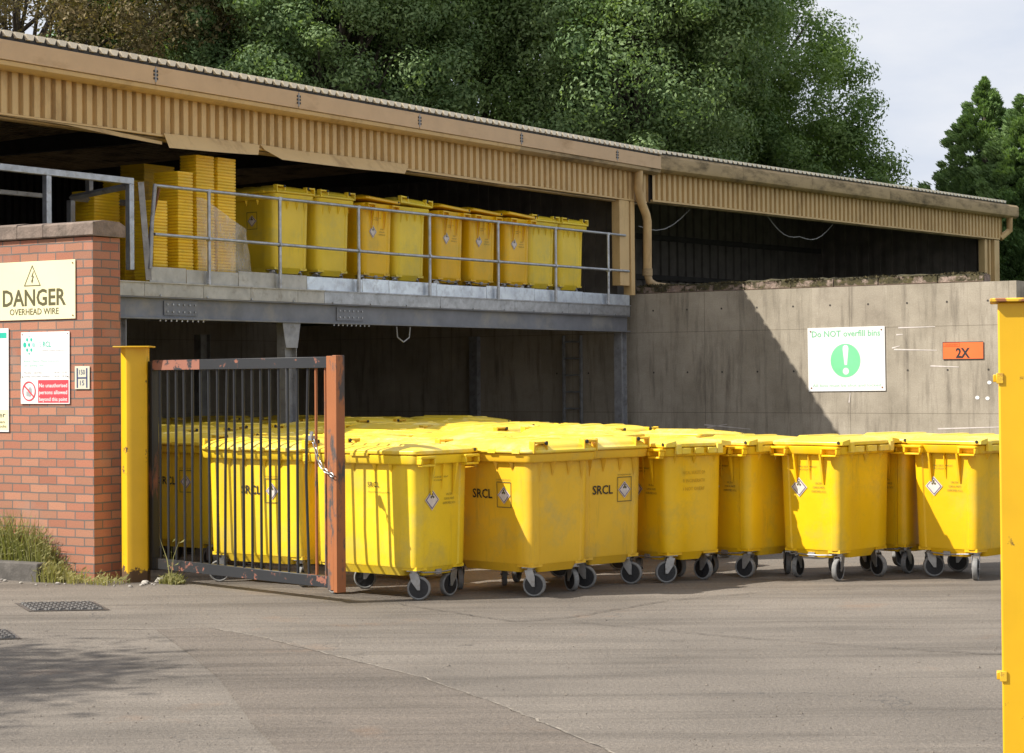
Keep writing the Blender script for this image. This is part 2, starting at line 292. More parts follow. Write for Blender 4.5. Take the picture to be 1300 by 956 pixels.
class MB:
    def __init__(s): s.V = []; s.F = []; s.MI = []; s.SM = []; s.mats = []; s.T = Matrix()
    def mi(s, m):
        if m not in s.mats: s.mats.append(m)
        return s.mats.index(m)
    def add(s, vs, fs, m, smooth=False, T=None):
        M_ = s.T @ (T if T else Matrix()); b = len(s.V); i = s.mi(m)
        s.V += [tuple(M_ @ Vector(v)) for v in vs]
        flip = M_.determinant() < 0
        for f in fs:
            s.F.append(tuple(b+k for k in (reversed(f) if flip else f))); s.MI.append(i); s.SM.append(smooth)
        return s
    def box(s, a, b, m, T=None):
        x0, y0, z0 = (min(a[i], b[i]) for i in range(3)); x1, y1, z1 = (max(a[i], b[i]) for i in range(3))
        v = [(x0,y0,z0),(x1,y0,z0),(x1,y1,z0),(x0,y1,z0),(x0,y0,z1),(x1,y0,z1),(x1,y1,z1),(x0,y1,z1)]
        return s.add(v, [(0,3,2,1),(4,5,6,7),(0,1,5,4),(1,2,6,5),(2,3,7,6),(3,0,4,7)], m, False, T)
    def loft(s, rings, m, smooth=True, caps=(True, True), T=None):
        n = len(rings[0]); v = [p for r in rings for p in r]; f = []
        for k in range(len(rings)-1):
            for i in range(n):
                j = (i+1) % n; f.append((k*n+i, k*n+j, (k+1)*n+j, (k+1)*n+i))
        s.add(v, f, m, smooth, T)
        if caps[0]: s.add(rings[0], [tuple(reversed(range(n)))], m, False, T)
        if caps[1]: s.add(rings[-1], [tuple(range(n))], m, False, T)
        return s
    def prism(s, poly, y0, y1, m, T=None):      # poly in x,z ; extruded in y
        n = len(poly); a = sum(poly[i][0]*poly[(i+1) % n][1]-poly[(i+1) % n][0]*poly[i][1] for i in range(n))
        if a < 0: poly = poly[::-1]
        v = [(p[0], y0, p[1]) for p in poly]+[(p[0], y1, p[1]) for p in poly]
        f = [tuple(range(n)), tuple(range(2*n-1, n-1, -1))]+[(i, i+n, (i+1) % n+n, (i+1) % n) for i in range(n)]
        return s.add(v, f, m, False, T)
    def tube(s, pts, r, m, n=8, T=None, caps=True):
        pts = [Vector(p) for p in pts]; rs = r if isinstance(r, (list, tuple)) else [r]*len(pts); rings = []
        up = Vector((0, 0, 1)); u = None
        for i, p in enumerate(pts):
            d = (pts[min(i+1, len(pts)-1)]-pts[max(i-1, 0)]).normalized()
            if u is None: u = d.cross(up if abs(d.z) < .95 else Vector((1, 0, 0))).normalized()
            u = (u-d*u.dot(d)).normalized(); w = d.cross(u)
            rings.append([tuple(p+(u*math.cos(2*math.pi*k/n)+w*math.sin(2*math.pi*k/n))*rs[i]) for k in range(n)])
        return s.loft(rings, m, True, (caps, caps), T)
    def cyl(s, c, axis, r, h, m, n=20, T=None):
        c = Vector(c); a = Vector(axis).normalized()*h/2
        return s.tube([c-a, c+a], r, m, n, T)
    def text(s, txt, cx, cz, h, m, w=None, bold=0., T=None, off=.0015):
        V, Fc, wd, mx, my, ht = text_mesh(txt, 1, bold)
        cap = .72; sy = h/cap; sx = (w/wd) if w else sy
        return s.add([((v[0]-mx)*sx+cx, -off, (v[1]-.0)*sy+cz) for v in V], Fc, m, False, T)
    def mesh(s, name):
        me = bpy.data.meshes.new(name); me.from_pydata(s.V, [], s.F)
        for m in s.mats: me.materials.append(m)
        me.polygons.foreach_set('material_index', s.MI); me.polygons.foreach_set('use_smooth', s.SM)
        me.update()
        uv = me.uv_layers.new(name='UVMap'); data = np.zeros(len(me.loops)*2, dtype=np.float32)
        for p in me.polygons:
            n = p.normal; ax = 0 if abs(n.x) > abs(n.y) and abs(n.x) > abs(n.z) else (1 if abs(n.y) > abs(n.z) else 2)
            for li in p.loop_indices:
                c = me.vertices[me.loops[li].vertex_index].co
                q = (c.y, c.z) if ax == 0 else ((c.x, c.z) if ax == 1 else (c.x, c.y))
                data[2*li] = q[0]; data[2*li+1] = q[1]
        uv.data.foreach_set('uv', data)
        me.set_sharp_from_angle(angle=R(38))
        return me
    def build(s, name, parent=None, loc=(0, 0, 0), rz=0., bev=0., label=None, cat=None, group=None, kind=None, seg=1):
        o = bpy.data.objects.new(name, s.mesh(name)); COL.objects.link(o)
        o.location = loc; o.rotation_euler = (0, 0, rz)
        if parent: o.parent = parent
        if bev:
            b = o.modifiers.new('bevel', 'BEVEL'); b.width = bev; b.segments = seg; b.limit_method = 'ANGLE'; b.angle_limit = R(40)
        tag(o, label, cat, group, kind); return o
def tag(o, label=None, cat=None, group=None, kind=None):
    if label: o['label'] = label
    if cat: o['category'] = cat
    if group: o['group'] = group
    if kind: o['kind'] = kind
    return o
def thing(name, label, cat, loc=(0, 0, 0), rz=0., group=None):
    o = bpy.data.objects.new(name, None); COL.objects.link(o); o.location = loc; o.rotation_euler = (0, 0, rz)
    o.empty_display_size = .3
    return tag(o, label, cat, group)
def copy_tree(o, parent=None):
    c = o.copy(); COL.objects.link(c); c.parent = parent
    for ch in KIDS.get(o, list(o.children)): copy_tree(ch, c)
    return c
KIDS = {}
def RZ(a): return Matrix.Rotation(a, 4, 'Z')
def TR(x, y, z): return Matrix.Translation((x, y, z))

# building frame: s along the shed front (to the right and away), b = distance behind the front, z up
C0 = Vector((-4.23, 22.2, 0)); ANG = math.atan2(.8415, .540)
def Fw(s, b, z=0.): return (C0.x+s*.540-b*.8415, C0.y+s*.8415+b*.540, z)
WANG = math.atan2(-.590, .807); W0 = (1.95, 31.9, 0)          # concrete retaining wall frame
BANG = math.atan2(-.540, .8415); B0 = (-3.72, 18.19, 0)       # brick wall frame

# ------------------------------------------------------------------ setting
def ground():
    me = MB(); me.add([(-250, -60, 0), (250, -60, 0), (250, 400, 0), (-250, 400, 0)], [(0, 1, 2, 3)], GROUND)
    me.build('ground', kind='structure')
    # repair patch with a pale mortar joint
    pts = [(-2.55, 14.62), (-2.2, 14.7), (-1.75, 14.15), (-1.55, 13.9), (-1.02, 12.95), (-.56, 12.2), (-.1, 11.2), (.5, 9.6), (.9, 8.3), (-.6, 8.0), (-1.35, 10.6), (-1.75, 12.2), (-2.1, 13.3)]
    m = MB(); m.add([(x, y, .004) for x, y in pts], [tuple(reversed(range(len(pts))))], PATCH); m.build('asphalt_patch', kind='structure')
    def seam(line, w, name):
        random.seed(len(line)); P = []
        for (x0, y0), (x1, y1) in zip(line, line[1:]):
            n = max(2, int(math.hypot(x1-x0, y1-y0)/.07))
            for k in range(n): P.append((x0+(x1-x0)*k/n+random.uniform(-.012, .012), y0+(y1-y0)*k/n+random.uniform(-.02, .02)))
        P.append(line[-1]); L = []; Rr = []
        for i, p in enumerate(P):
            q = P[min(i+1, len(P)-1)]; o = P[max(i-1, 0)]; d = Vector((q[0]-o[0], q[1]-o[1])).normalized(); ww = w*random.uniform(.4, 1.3)
            L.append((p[0]-d.y*ww, p[1]+d.x*ww, .008)); Rr.append((p[0]+d.y*ww, p[1]-d.x*ww, .008))
        n = len(P); mm = MB(); mm.add(L+Rr, [(i, i+n, i+n+1, i+1) for i in range(n-1)], SEAM if 'mortar' in name else DARKJ); return mm.build(name, kind='structure')
    seam([(-3.2, 14.72), (-2.55, 14.66), (-2.2, 14.72), (-1.75, 14.15), (-1.02, 12.95), (-.56, 12.2), (-.1, 11.2), (.5, 9.6)], .007, 'mortar_joint')
    seam([(-.9, 16.1), (0, 14.9), (.45, 15.2), (1.2, 16.2), (2.0, 16.75), (2.9, 17.0)], .006, 'expansion_joint')
    seam([(.4, 14.9), (1.4, 14.0), (2.6, 13.2), (3.2, 12.9)], .006, 'expansion_joint')
    # dirt and grit along the foot of the brick wall
    m = MB(); random.seed(3); top = []; bot = []
    for i in range(40):
        x = -5.2+i*.057; top.append((x, .02, .006)); bot.append((x, -.33-.12*random.random()-.06*math.sin(i*.5), .006))
    n = len(top); m.add(top+bot, [(i, i+n, i+n+1, i+1) for i in range(n-1)], DIRT)
    m.build('dirt_strip', loc=B0, rz=BANG, kind='structure')
    # higher ground retained behind the concrete wall
    m = MB(); m.box((-9, .30, -.5), (70, 90, 2.97), TERRA); m.build('upper_ground', loc=W0, rz=WANG, kind='structure')
DARKJ = simple('dark_joint', (.06, .052, .045), .95, var=.3, scale=30)
ground()

# ------------------------------------------------------------------ brick wall with coping
t = thing('brick_wall', 'red brick wall end with sandstone coloured coping beside the gate', 'wall', B0, BANG)
m = MB(); m.box((-7, 0, -.1), (0, .345, 3.06), BRICK); m.build('masonry', t)
random.seed(11); x = .035; i = 0
m = MB()
for w in (.62, .33, .36, .5, .45, .5, .48, .5, .5, .5, .5, .5, .5, .5, .5):
    h = random.uniform(-.012, .012)
    ring = lambda xx: [(xx, -.035, 3.068), (xx, .38, 3.068), (xx, .38, 3.17+h), (xx, .30, 3.205+h), (xx, .10, 3.212+h), (xx, -.035, 3.19+h)]
    a = ring(x); b = ring(x-w+.006); m.loft([b, a], COPE, False); x -= w
m.build('coping', t, bev=.012, seg=2)

def sign(name, label, x, z, w, h, sheet, frame=B0, ang=BANG, y=-.012, tilt=0., cat='sign'):
    c, s_ = math.cos(ang), math.sin(ang)
    t = thing(name, label, cat, (frame[0]+x*c-y*s_, frame[1]+x*s_+y*c, z), ang)
    t.rotation_euler[1] = tilt
    m = MB(); m.box((-w/2, -.0, -h/2), (w/2, .006, h/2), sheet); m.build('panel', t, bev=.0015); return t
def part(t, name, fn, **kw):
    m = MB(); fn(m); return m.build(name, t, **kw)
def screws(t, w, h, r=.007, inset=.03):
    m = MB()
    for sx in (-1, 1):
        for sz in (-1, 1): m.cyl((sx*(w/2-inset), -.002, sz*(h/2-inset)), (0, 1, 0), r, .006, RUST, 8)
    m.build('screws', t)

# DANGER sign
t = sign('danger_sign', 'cream sign reading DANGER OVERHEAD WIRE high on the brick wall', -.74, 2.60, 1.07, .53, CREAMS)
screws(t, 1.07, .53)
part(t, 'lettering', lambda m: (m.text('DANGER', .02, -.135, .150, DARKG, w=.80, bold=.022), m.text('OVERHEAD WIRE', .02, -.218, .058, DARKG, w=.62, bold=.012)))
def tri(m):
    A = [(-.10, .045), (.10, .045), (0, .225)]
    for i in range(3):
        p = Vector((A[i][0], 0, A[i][1])); q = Vector((A[(i+1) % 3][0], 0, A[(i+1) % 3][1])); d = (q-p).normalized(); n = Vector((-d.z, 0, d.x))*.0045
        p -= d*.004; q += d*.004
        m.add([tuple(p-n+Vector((0, -.0015, 0))), tuple(q-n+Vector((0, -.0015, 0))), tuple(q+n+Vector((0, -.0015, 0))), tuple(p+n+Vector((0, -.0015, 0)))], [(0, 1, 2, 3)], DARKG)
    z = .0017
    for P in ([(.012, .175), (-.014, .125), (.004, .128), (.018, .175)], [(.004, .128), (.022, .132), (.0, .085), (-.01, .09)], [(-.016, .092), (.012, .097), (-.004, .062)]):
        m.add([(p[0], -z, p[1]) for p in P], [tuple(range(len(P)))], DARKG)
part(t, 'warning_symbol', tri)
# opening times board
t = sign('opening_times_sign', 'white SRCL opening times board with green dots, on the brick wall under the danger sign', -.585, 2.01, .61, .425, WHITE)
screws(t, .61, .425, .005, .02)
def dots(m):
    def el(cx, cz, rx, rz, mt): m.add([(cx+rx*math.cos(a*math.pi/8), -.0015, cz+rz*math.sin(a*math.pi/8)) for a in range(16)], [tuple(range(16))], mt)
    for cx, cz, rx, rz, mt in [(-.20, .175, .008, .010, TEALP), (-.225, .145, .013, .016, TEAL), (-.172, .145, .013, .016, TEAL), (-.255, .098, .020, .024, TEAL), (-.20, .098, .014, .018, TEAL), (-.145, .098, .018, .022, TEALP), (-.225, .052, .013, .016, TEAL), (-.172, .052, .013, .016, TEAL), (-.20, .018, .009, .008, TEAL)]: el(cx, cz, rx, rz, mt)
part(t, 'logo', dots)
def ot(m):
    m.text('S', -.058, .078, .05, TEALP, w=.028); m.text('RCL', .025, .078, .05, TEAL, w=.10, bold=.01)
    m.text('Clinical Waste Disposal Ltd', .12, .040, .014, GREYP, w=.32)
    m.text('Bolton Clinical Waste Incinerator', -.04, -.058, .020, TEALP, w=.46)
    m.text('Site Opening Times', -.14, -.098, .020, TEALP, w=.26)
    m.text('Monday - Saturday', -.155, -.162, .017, GREYP, w=.23); m.text('06.00   22.00', .195, -.162, .017, GREYP, w=.16)
    m.text('Sunday and public holidays', -.105, -.196, .017, GREYP, w=.33); m.text('06.00   18.00', .195, -.196, .017, GREYP, w=.16)
part(t, 'lettering', ot)
# no entry sign
t = sign('no_entry_sign', 'red and white sign forbidding unauthorised persons, directly under the opening times board', -.588, 1.688, .615, .232, WHITE)
def ne(m):
    m.add([(-.085, -.0015, -.105), (.295, -.0015, -.105), (.295, -.0015, .10), (-.085, -.0015, .10)], [(0, 1, 2, 3)], RED)
    for k, s_ in enumerate(('No unauthorised', 'persons allowed', 'beyond this point')): m.text(s_, .105, .052-.062*k-.018, .036, WHITE, w=.35, bold=.012, off=.003)
part(t, 'lettering', ne)
def pro(m):
    n = 28; c = (-.20, 0)
    v = [(c[0]+r*math.cos(2*math.pi*k/n), -.004, c[1]+r*1.05*math.sin(2*math.pi*k/n)) for r in (.085, .074) for k in range(n)]
    m.add(v, [(k, (k+1) % n, (k+1) % n+n, k+n) for k in range(n)], RED)
    for P in ([(-.235, -.045), (-.18, -.05), (-.165, -.01), (-.17, .035), (-.178, .01), (-.182, .05), (-.19, .015), (-.198, .048), (-.203, .01), (-.215, .03), (-.215, -.005), (-.235, .0)],):
        m.add([(p[0], -.0015, p[1]) for p in P], [tuple(range(len(P)))], GREYP)
    a = [(-.268, .048), (-.258, .058), (-.132, -.048), (-.142, -.058)]
    m.add([(p[0], -.0045, p[1]) for p in a], [(0, 3, 2, 1)], RED)
part(t, 'prohibition_symbol', pro)
# hydrant plate
t = sign('hydrant_plate', 'small pale hydrant plate marked H with 150 and 15 near the wall corner', -.126, 1.806, .182, .205, PLATEC)
part(t, 'lettering', lambda m: (m.box((-.066, -.002, -.09), (-.052, 0, .085), NAVY), m.box((.050, -.002, -.09), (.064, 0, .085), NAVY), m.box((-.052, -.0022, -.008), (.050, 0, .004), NAVY), m.text('150', .0, .028, .045, NAVY, w=.068), m.text('15', .0, -.068, .045, NAVY, w=.05)))
# board at frame edge
t = sign('notice_board', 'tall white notice board with teal band, at the left edge of the brick wall', -1.36, 1.79, .62, .95, WHITE)
def nb(m):
    m.add([(-.29, -.0012, .385), (.285, -.0012, .385), (.285, -.0012, .435), (-.29, -.0012, .435)], [(0, 1, 2, 3)], TEAL)
    m.add([(-.29, -.0012, -.46), (.30, -.0012, -.46), (.30, -.0012, -.27), (-.29, -.0012, -.27)], [(0, 1, 2, 3)], CREAMS)
    m.text('Danger', .12, -.34, .05, BLACK, w=.30, off=.003); m.text('children', .15, -.395, .028, DARKG, w=.22, off=.003); m.text('vehicles and docks', .10, -.435, .028, DARKG, w=.36, off=.003)
part(t, 'lettering', nb)

# kerb, weeds, rubble
def frame_pt(F, a, x, y, z=0): return (F[0]+x*math.cos(a)-y*math.sin(a), F[1]+x*math.sin(a)+y*math.cos(a), z)
m = MB(); m.box((-2.6, -.30, -.03), (-.40, -.16, .165), KERB); m.build('kerb_stone', loc=B0, rz=BANG, bev=.015, seg=2, label='dark concrete kerb holding the weeds at the foot of the brick wall', cat='kerb')
m = MB(); m.box((-2.6, -.16, 0), (-.42, -.005, .13), DIRT); m.build('planting_soil', loc=B0, rz=BANG, kind='structure')
def weeds(name, label, n, x0, x1, y0, y1, z0, hmin, hmax, seed, dome=True, F=B0, a=BANG, group=None):
    rnd = random.Random(seed); m = MB(); cx = (x0+x1)/2; hw = (x1-x0)/2
    for _ in range(n):
        x = rnd.uniform(x0, x1); y = rnd.uniform(y0, y1)
        h = rnd.uniform(hmin, hmax)*((1-.55*abs((x-cx)/hw)**1.6) if dome else 1)
        lx = rnd.gauss(0, .22)*h; ly = rnd.gauss(-.05, .15)*h; w = rnd.uniform(.002, .0055)
        wa = rnd.uniform(0, math.pi); dx = math.cos(wa)*w; dy = math.sin(wa)*w
        p = [(x, y, z0), (x+lx*.3, y+ly*.3, z0+h*.5), (x+lx, y+ly, z0+h*rnd.uniform(.8, 1))]
        m.add([(p[0][0]-dx, p[0][1]-dy, p[0][2]), (p[0][0]+dx, p[0][1]+dy, p[0][2]), (p[1][0]+dx, p[1][1]+dy, p[1][2]), (p[1][0]-dx, p[1][1]-dy, p[1][2]), p[2]], [(0, 1, 2, 3), (3, 2, 4)], LF_W)
        if rnd.random() < .5:
            for k in range(3):
                q = .35+.2*k; c = (x+lx*q, y+ly*q, z0+h*q); ll = rnd.uniform(.02, .05); aa = rnd.uniform(0, 6.28)
                m.add([c, (c[0]+ll*math.cos(aa)-.004, c[1]+ll*math.sin(aa)*.6, c[2]+ll*.5), (c[0]+ll*1.5*math.cos(aa), c[1]+ll*1.5*math.sin(aa)*.6, c[2]+ll*.8), (c[0]+ll*math.cos(aa)+.006, c[1]+ll*math.sin(aa)*.6, c[2]+ll*.3)], [(0, 1, 2, 3)], LF_W)
    o = m.build(name, loc=F, rz=a, label=label, cat='weeds', group=group); return o
weeds('weed_clump', 'tall feathery green weeds growing behind the dark kerb', 1100, -1.5, -.42, -.20, -.015, .12, .10, .62, 1)
weeds('weed_clump', 'green weed tuft at the end of the dark kerb', 280, -.44, -.17, -.32, -.04, 0, .06, .26, 2)
weeds('grass_tuft', 'short grass tuft at the brick wall corner', 110, -.20, .05, -.30, -.06, 0, .04, .16, 4)
weeds('grass_tuft', 'low grass tuft between the brick wall and yellow post', 80, .12, .42, -.25, .02, 0, .03, .14, 5)
weeds('grass_tuft', 'small grass tuft right of the left yellow post', 160, -.10, .12, -.06, .08, 0, .03, .12, 6, F=(-3.0, 17.9, 0))
weeds('dry_stalk', 'tall dry brown stalk standing in front of the gate', 3, -.01, .01, -.01, .01, 0, .5, .56, 7, F=(-2.98, 17.82, 0))
rnd = random.Random(5)
def rock(cx, cy, r, label, seed):
    q = random.Random(seed); m = MB(); rings = []
    for k in range(1, 5):
        ph = -math.pi/2+math.pi*k/5; rings.append([(r*math.cos(ph)*math.cos(a*math.pi/4)*q.uniform(.75, 1.2), r*math.cos(ph)*math.sin(a*math.pi/4)*q.uniform(.75, 1.2), r*.35+r*.6*math.sin(ph)*q.uniform(.85, 1.1)) for a in range(8)])
    m.loft(rings, STONE, False); m.build('stone', loc=(cx, cy, 0), label=label, cat='stone', group='loose stones by the yellow post')
rock(-3.10, 18.02, .055, 'largest pale stone, right of the left yellow post', 1)
rock(-3.22, 17.93, .035, 'small stone lying just right of the yellow post foot', 2)
for k in range(26):
    x = rnd.uniform(-1.5, .75); y = rnd.uniform(-.50, -.30) if x < .05 else rnd.uniform(-.3, .05)
    p = frame_pt(B0, BANG, x, y); rock(p[0], p[1], rnd.uniform(.010, .026), 'tiny bit of rubble on the dirt at the wall foot', 10+k)

m = MB(); rg = random.Random(77)
for k in range(1500):
    Y = rg.uniform(9.5, 17.9); X = rg.uniform(-.27, .27)*Y; q = rg.uniform(.003, .008)*(1 if rg.random() < .97 else 2.0); a = rg.uniform(0, 3.14); h = q*rg.uniform(.5, .9)
    c_, s_ = math.cos(a)*q, math.sin(a)*q*rg.uniform(.6, 1)
    m.add([(X-c_, Y-s_, .002), (X+s_, Y-c_, .002), (X+c_, Y+s_, .002), (X-s_, Y+c_, .002), (X, Y, .002+h)], [(0, 1, 4), (1, 2, 4), (2, 3, 4), (3, 0, 4)], GRIT)
m.build('loose_grit', kind='stuff', label='fine loose grit scattered over the yard surface', cat='grit')
# manhole covers
def manhole(name, label, pts, seed):
    t = thing(name, label, 'manhole cover', (sum(p[0] for p in pts)/4, sum(p[1] for p in pts)/4, 0))
    c = t.location; q = [Vector((p[0]-c.x, p[1]-c.y, 0)) for p in pts]
    m = MB(); out = [(v.x*1.05, v.y*1.05, .006) for v in q]; inn = [(v.x*.95, v.y*.95, .006) for v in q]
    m.add(out+inn, [(i, (i+1) % 4, (i+1) % 4+4, i+4) for i in range(4)], IRON); m.build('frame', t)
    m = MB(); m.add([(v.x*.94, v.y*.94, .008) for v in q], [(0, 1, 2, 3)], IRON)
    nx, ny = 13, 9
    for i in range(nx):
        for j in range(ny):
            u = (i+.5)/nx; v = (j+.5)/ny
            p = (q[0]*(1-u)+q[1]*u)*(1-v)+(q[3]*(1-u)+q[2]*u)*v; p = p*.92
            ang = .785 if (i+j) % 2 else -.785; ca, sa = math.cos(ang), math.sin(ang)
            w, l, h = .010, .028, .010
            v_ = [(p.x+ca*dx-sa*dy, p.y+sa*dx+ca*dy, .008+hh) for hh, k in ((0, 1), (h, .7)) for dx, dy in ((-l*k, -w*k), (l*k, -w*k), (l*k, w*k), (-l*k, w*k))]
            m.add(v_, [(4, 5, 6, 7), (0, 1, 5, 4), (1, 2, 6, 5), (2, 3, 7, 6), (3, 0, 4, 7)], IRON)
    m.build('cover', t)
manhole('manhole_cover', 'larger chequered iron manhole cover in front of the brick wall', [(-3.74, 15.86), (-3.15, 15.90), (-3.38, 16.46), (-3.98, 16.42)], 1)
manhole('manhole_cover', 'second iron cover at the left edge of the photo, nearer the camera', [(-3.95, 14.1), (-3.42, 14.18), (-3.62, 14.66), (-4.15, 14.6)], 2)

# ------------------------------------------------------------------ yellow posts
def yellow_post(label, loc, rz, sc_, h, lug):
    t = thing('yellow_post', label, 'gate post', loc, rz)
    P = [(-.115, -.02), (-.055, -.105), (.012, -.105), (.115, -.035), (.115, .11), (-.115, .11)]
    P = [(a*sc_, b*sc_) for a, b in P]; m = MB()
    m.loft([[(a, b, z) for a, b in P] for z in (-.05, h-.012)], POSTY, False); m.build('shaft', t, bev=.006, seg=2)
    m = MB(); e = .16*sc_; m.box((-e, -e, h-.012), (e, e, h), POSTY); m.build('cap_plate', t, bev=.002)
    if lug:
        for z in (.13, 1.75):
            m = MB(); m.box((-.165*sc_, -.03, z-.035), (-.11*sc_, .03, z+.035), POSTY); m.cyl((-.165*sc_, 0, z), (0, 0, 1), .028, .08, POSTY, 12); m.cyl((-.165*sc_, 0, z), (0, 0, 1), .012, .13, RUST, 8); m.build('hinge_lug', t)
    return t
yellow_post('faceted yellow gate post between brick wall and black gate', (-3.345, 18.13, 0), R(0), 1.0, 2.08, False)
t = thing('yellow_post', 'bright flat-faced yellow gate post cut by the right edge of the photo', 'gate post', (1.958, 7.74, 0), R(-13.2))
m = MB(); m.box((-.118, -.118, -.05), (.118, .118, 2.05), POSTY); m.build('shaft', t, bev=.007, seg=3)
m = MB(); m.box((-.146, -.146, 2.05), (.146, .146, 2.064), CAPY); m.build('cap_plate', t, bev=.003)
for z in (.655, 1.765):
    m = MB(); m.box((-.138, -.112, z-.014), (-.1185, -.06, z+.014), POSTY); m.box((-.126, -.124, z-.02), (-.10, -.1185, z+.02), CAPY); m.build('hinge_lug', t, bev=.002)

# ------------------------------------------------------------------ gate
GL = Vector((-3.215, 18.2, 0)); GR = Vector((-1.365, 16.25, 0)); gl = (GR-GL).length; ga = math.atan2(GR.y-GL.y, GR.x-GL.x)
t = thing('barred_gate', 'black barred steel gate with orange end stile standing ajar', 'gate', GL, ga)
m = MB(); m.box((-.01, -.035, .10), (.075, .035, 1.945), GATEDRK); m.build('hinge_stile', t, bev=.003)
m = MB(); m.box((-.075, -.02, .3), (-.012, .02, .36), GATEBLK); m.box((-.075, -.02, 1.6), (-.012, .02, 1.66), GATEBLK); m.box((-.115, -.05, .02), (-.070, .03, 2.0), GATEBLK); m.build('hinge', t, bev=.002)
m = MB(); m.box((.077, -.03, 1.865), (gl-.132, .03, 1.955), GATEBLK); m.build('top_rail', t, bev=.003)
m = MB(); m.box((.077, -.033, 1.868), (.80, -.0305, 1.952), GATERED); m.build('flaked_paint', t)
m = MB(); m.box((.04, -.03, .115), (gl-.132, .03, .205), GATEBLK); m.build('bottom_rail', t, bev=.003)
m = MB(); m.box((gl-.13, -.04, .10), (gl-.052, .04, 1.96), GATEORG); m.box((gl-.050, -.045, .085), (gl-.0, .045, 1.965), GATEORG); m.build('lock_stile', t, bev=.003)
nb_ = 20; rnd = random.Random(9)
for k in range(nb_):
    x = .15+(gl-.34)*k/(nb_-1); org = k >= nb_-2
    bend = rnd.uniform(-.004, .004) if k not in (17, 8) else -.022
    m = MB(); m.tube([(x+(bend if k != 17 else .02), 0, .205), (x+bend*.5, 0, 1.0), (x-bend, 0, 1.866)], .0118, GATEORG if org else GATEBAR, 10)
    o = m.build('bar', t)
    if org: o['label'] = 'orange painted bar'
# chain
t = thing('chain', 'rusty steel chain looped round the orange gate stile', 'chain', (GR.x, GR.y, 1.1), ga)
pts = [(-.30, -.05, .20), (-.27, -.055, .165), (-.245, -.06, .12), (-.225, -.06, .07), (-.20, -.062, .02), (-.165, -.064, -.02), (-.13, -.066, -.045), (-.09, -.068, -.06), (-.05, -.068, -.075), (-.015, -.068, -.09)]
for k in range(len(pts)-1):
    a, b = Vector(pts[k]), Vector(pts[k+1]); d = (b-a).normalized(); u = d.cross(Vector((0, 1, 0))).normalized(); w = Vector((0, 1, 0)) if k % 2 else u
    if k % 2 == 0: w = u
    L = (b-a).length*.68; c = (a+b)/2; m = MB(); loop = []
    for q in range(13):
        an = 2*math.pi*q/12; loop.append(tuple(c+d*L*math.cos(an)+w*.014*math.sin(an)))
    m.tube(loop, .0045, ZINC, 6, caps=False); m.build('link', t)
m = MB(); m.box((-.33, -.07, .185), (-.285, -.035, .225), ZINC); m.cyl((-.31, -.05, .24), (0, 1, 0), .018, .012, ZINC, 10); m.build('padlock', t)

# ------------------------------------------------------------------ wheeled bins
def rrect(l, d, r, z, n=4, inset=None, dx=0., dy=0.):
    P = []
    for cx, cy, a0 in ((l/2-r, d/2-r, 0), (-l/2+r, d/2-r, 90), (-l/2+r, -d/2+r, 180), (l/2-r, -d/2+r, 270)):
        for k in range(n+1):
            a = R(a0+90*k/n); P.append((cx+r*math.cos(a), cy+r*math.sin(a)))
        if inset:
            ii, q = inset
            if a0 == 90: P += [(-l/2, d/2-q*.6), (-l/2+ii, d/2-q*.6-.012), (-l/2+ii, -d/2+q*.6+.012), (-l/2, -d/2+q*.6)]
            if a0 == 270: P += [(l/2, -d/2+q*.6), (l/2-ii, -d/2+q*.6+.012), (l/2-ii, d/2-q*.6-.012), (l/2, d/2-q*.6)]
            if a0 == 0: P += [(l/2-q*1.2, d/2), (l/2-q*1.2-.02, d/2-ii), (-l/2+q*1.2+.02, d/2-ii), (-l/2+q*1.2, d/2)]
            if a0 == 180: P += [(-l/2+q*1.2, -d/2), (-l/2+q*1.2+.02, -d/2+ii), (l/2-q*1.2-.02, -d/2+ii), (l/2-q*1.2, -d/2)]
    return [(x+dx, y+dy, z) for x, y in P]
def end_T(L, D, face, z, tap):   # transform placing flat artwork (x right, -y out, z up) on a face of the body
    # body half-size at height z
    k = (z-.28)/(1.09-.28)
    hl = (L-.14)/2+k*.017+.003; hd = (D-.12)/2+k*.017+.003
    tilt = math.atan(.017/.81)
    ins = {'E': hl, 'W': hl, 'F': hd, 'B': hd}[face]-.0
    a = {'F': 0, 'E': 90, 'B': 180, 'W': 270}[face]
    return RZ(R(a)) @ TR(0, -ins, z) @ Matrix.Rotation(tilt, 4, 'X')
CAST = {}
def caster_mesh():
    m = MB(); m.box((-.055, -.045, .232), (.055, .045, .240), ZINC); m.cyl((0, 0, .222), (0, 0, 1), .032, .022, ZINC, 14)
    for s_ in (-1, 1):
        m.prism([(-.035, .215), (.035, .215), (.052, .16), (.050, .083), (.028, .083), (-.02, .15)], s_*.032-.0018, s_*.032+.0018, ZINC)
    m.box((-.034, -.033, .207), (.034, .033, .213), ZINC); m.cyl((.038, 0, .095), (0, 1, 0), .008, .074, ZINC, 8)
    w = MB(); rings = []
    for y, r in ((-.020, .078), (-.023, .086), (-.018, .0935), (-.008, .0955), (.008, .0955), (.018, .0935), (.023, .086), (.020, .078)):
        rings.append([(r*math.cos(2*math.pi*k/28), y, r*math.sin(2*math.pi*k/28)) for k in range(28)])
    w.loft(rings, TYRE, True, (False, False))
    for s_ in (-1, 1):
        w.cyl((0, s_*.012, 0), (0, 1, 0), .079, .012, HUB, 24)
        for k in range(8):
            a = k*math.pi/4; w.box((.025, s_*.019-.002, -.004), (.072, s_*.019+.002, .004), HUB, T=Matrix.Rotation(a, 4, 'Y'))
        w.cyl((0, s_*.014, 0), (0, 1, 0), .025, .02, HUB, 14); w.cyl((0, s_*.022, 0), (0, 1, 0), .010, .012, ZINC, 8)
    return m, w
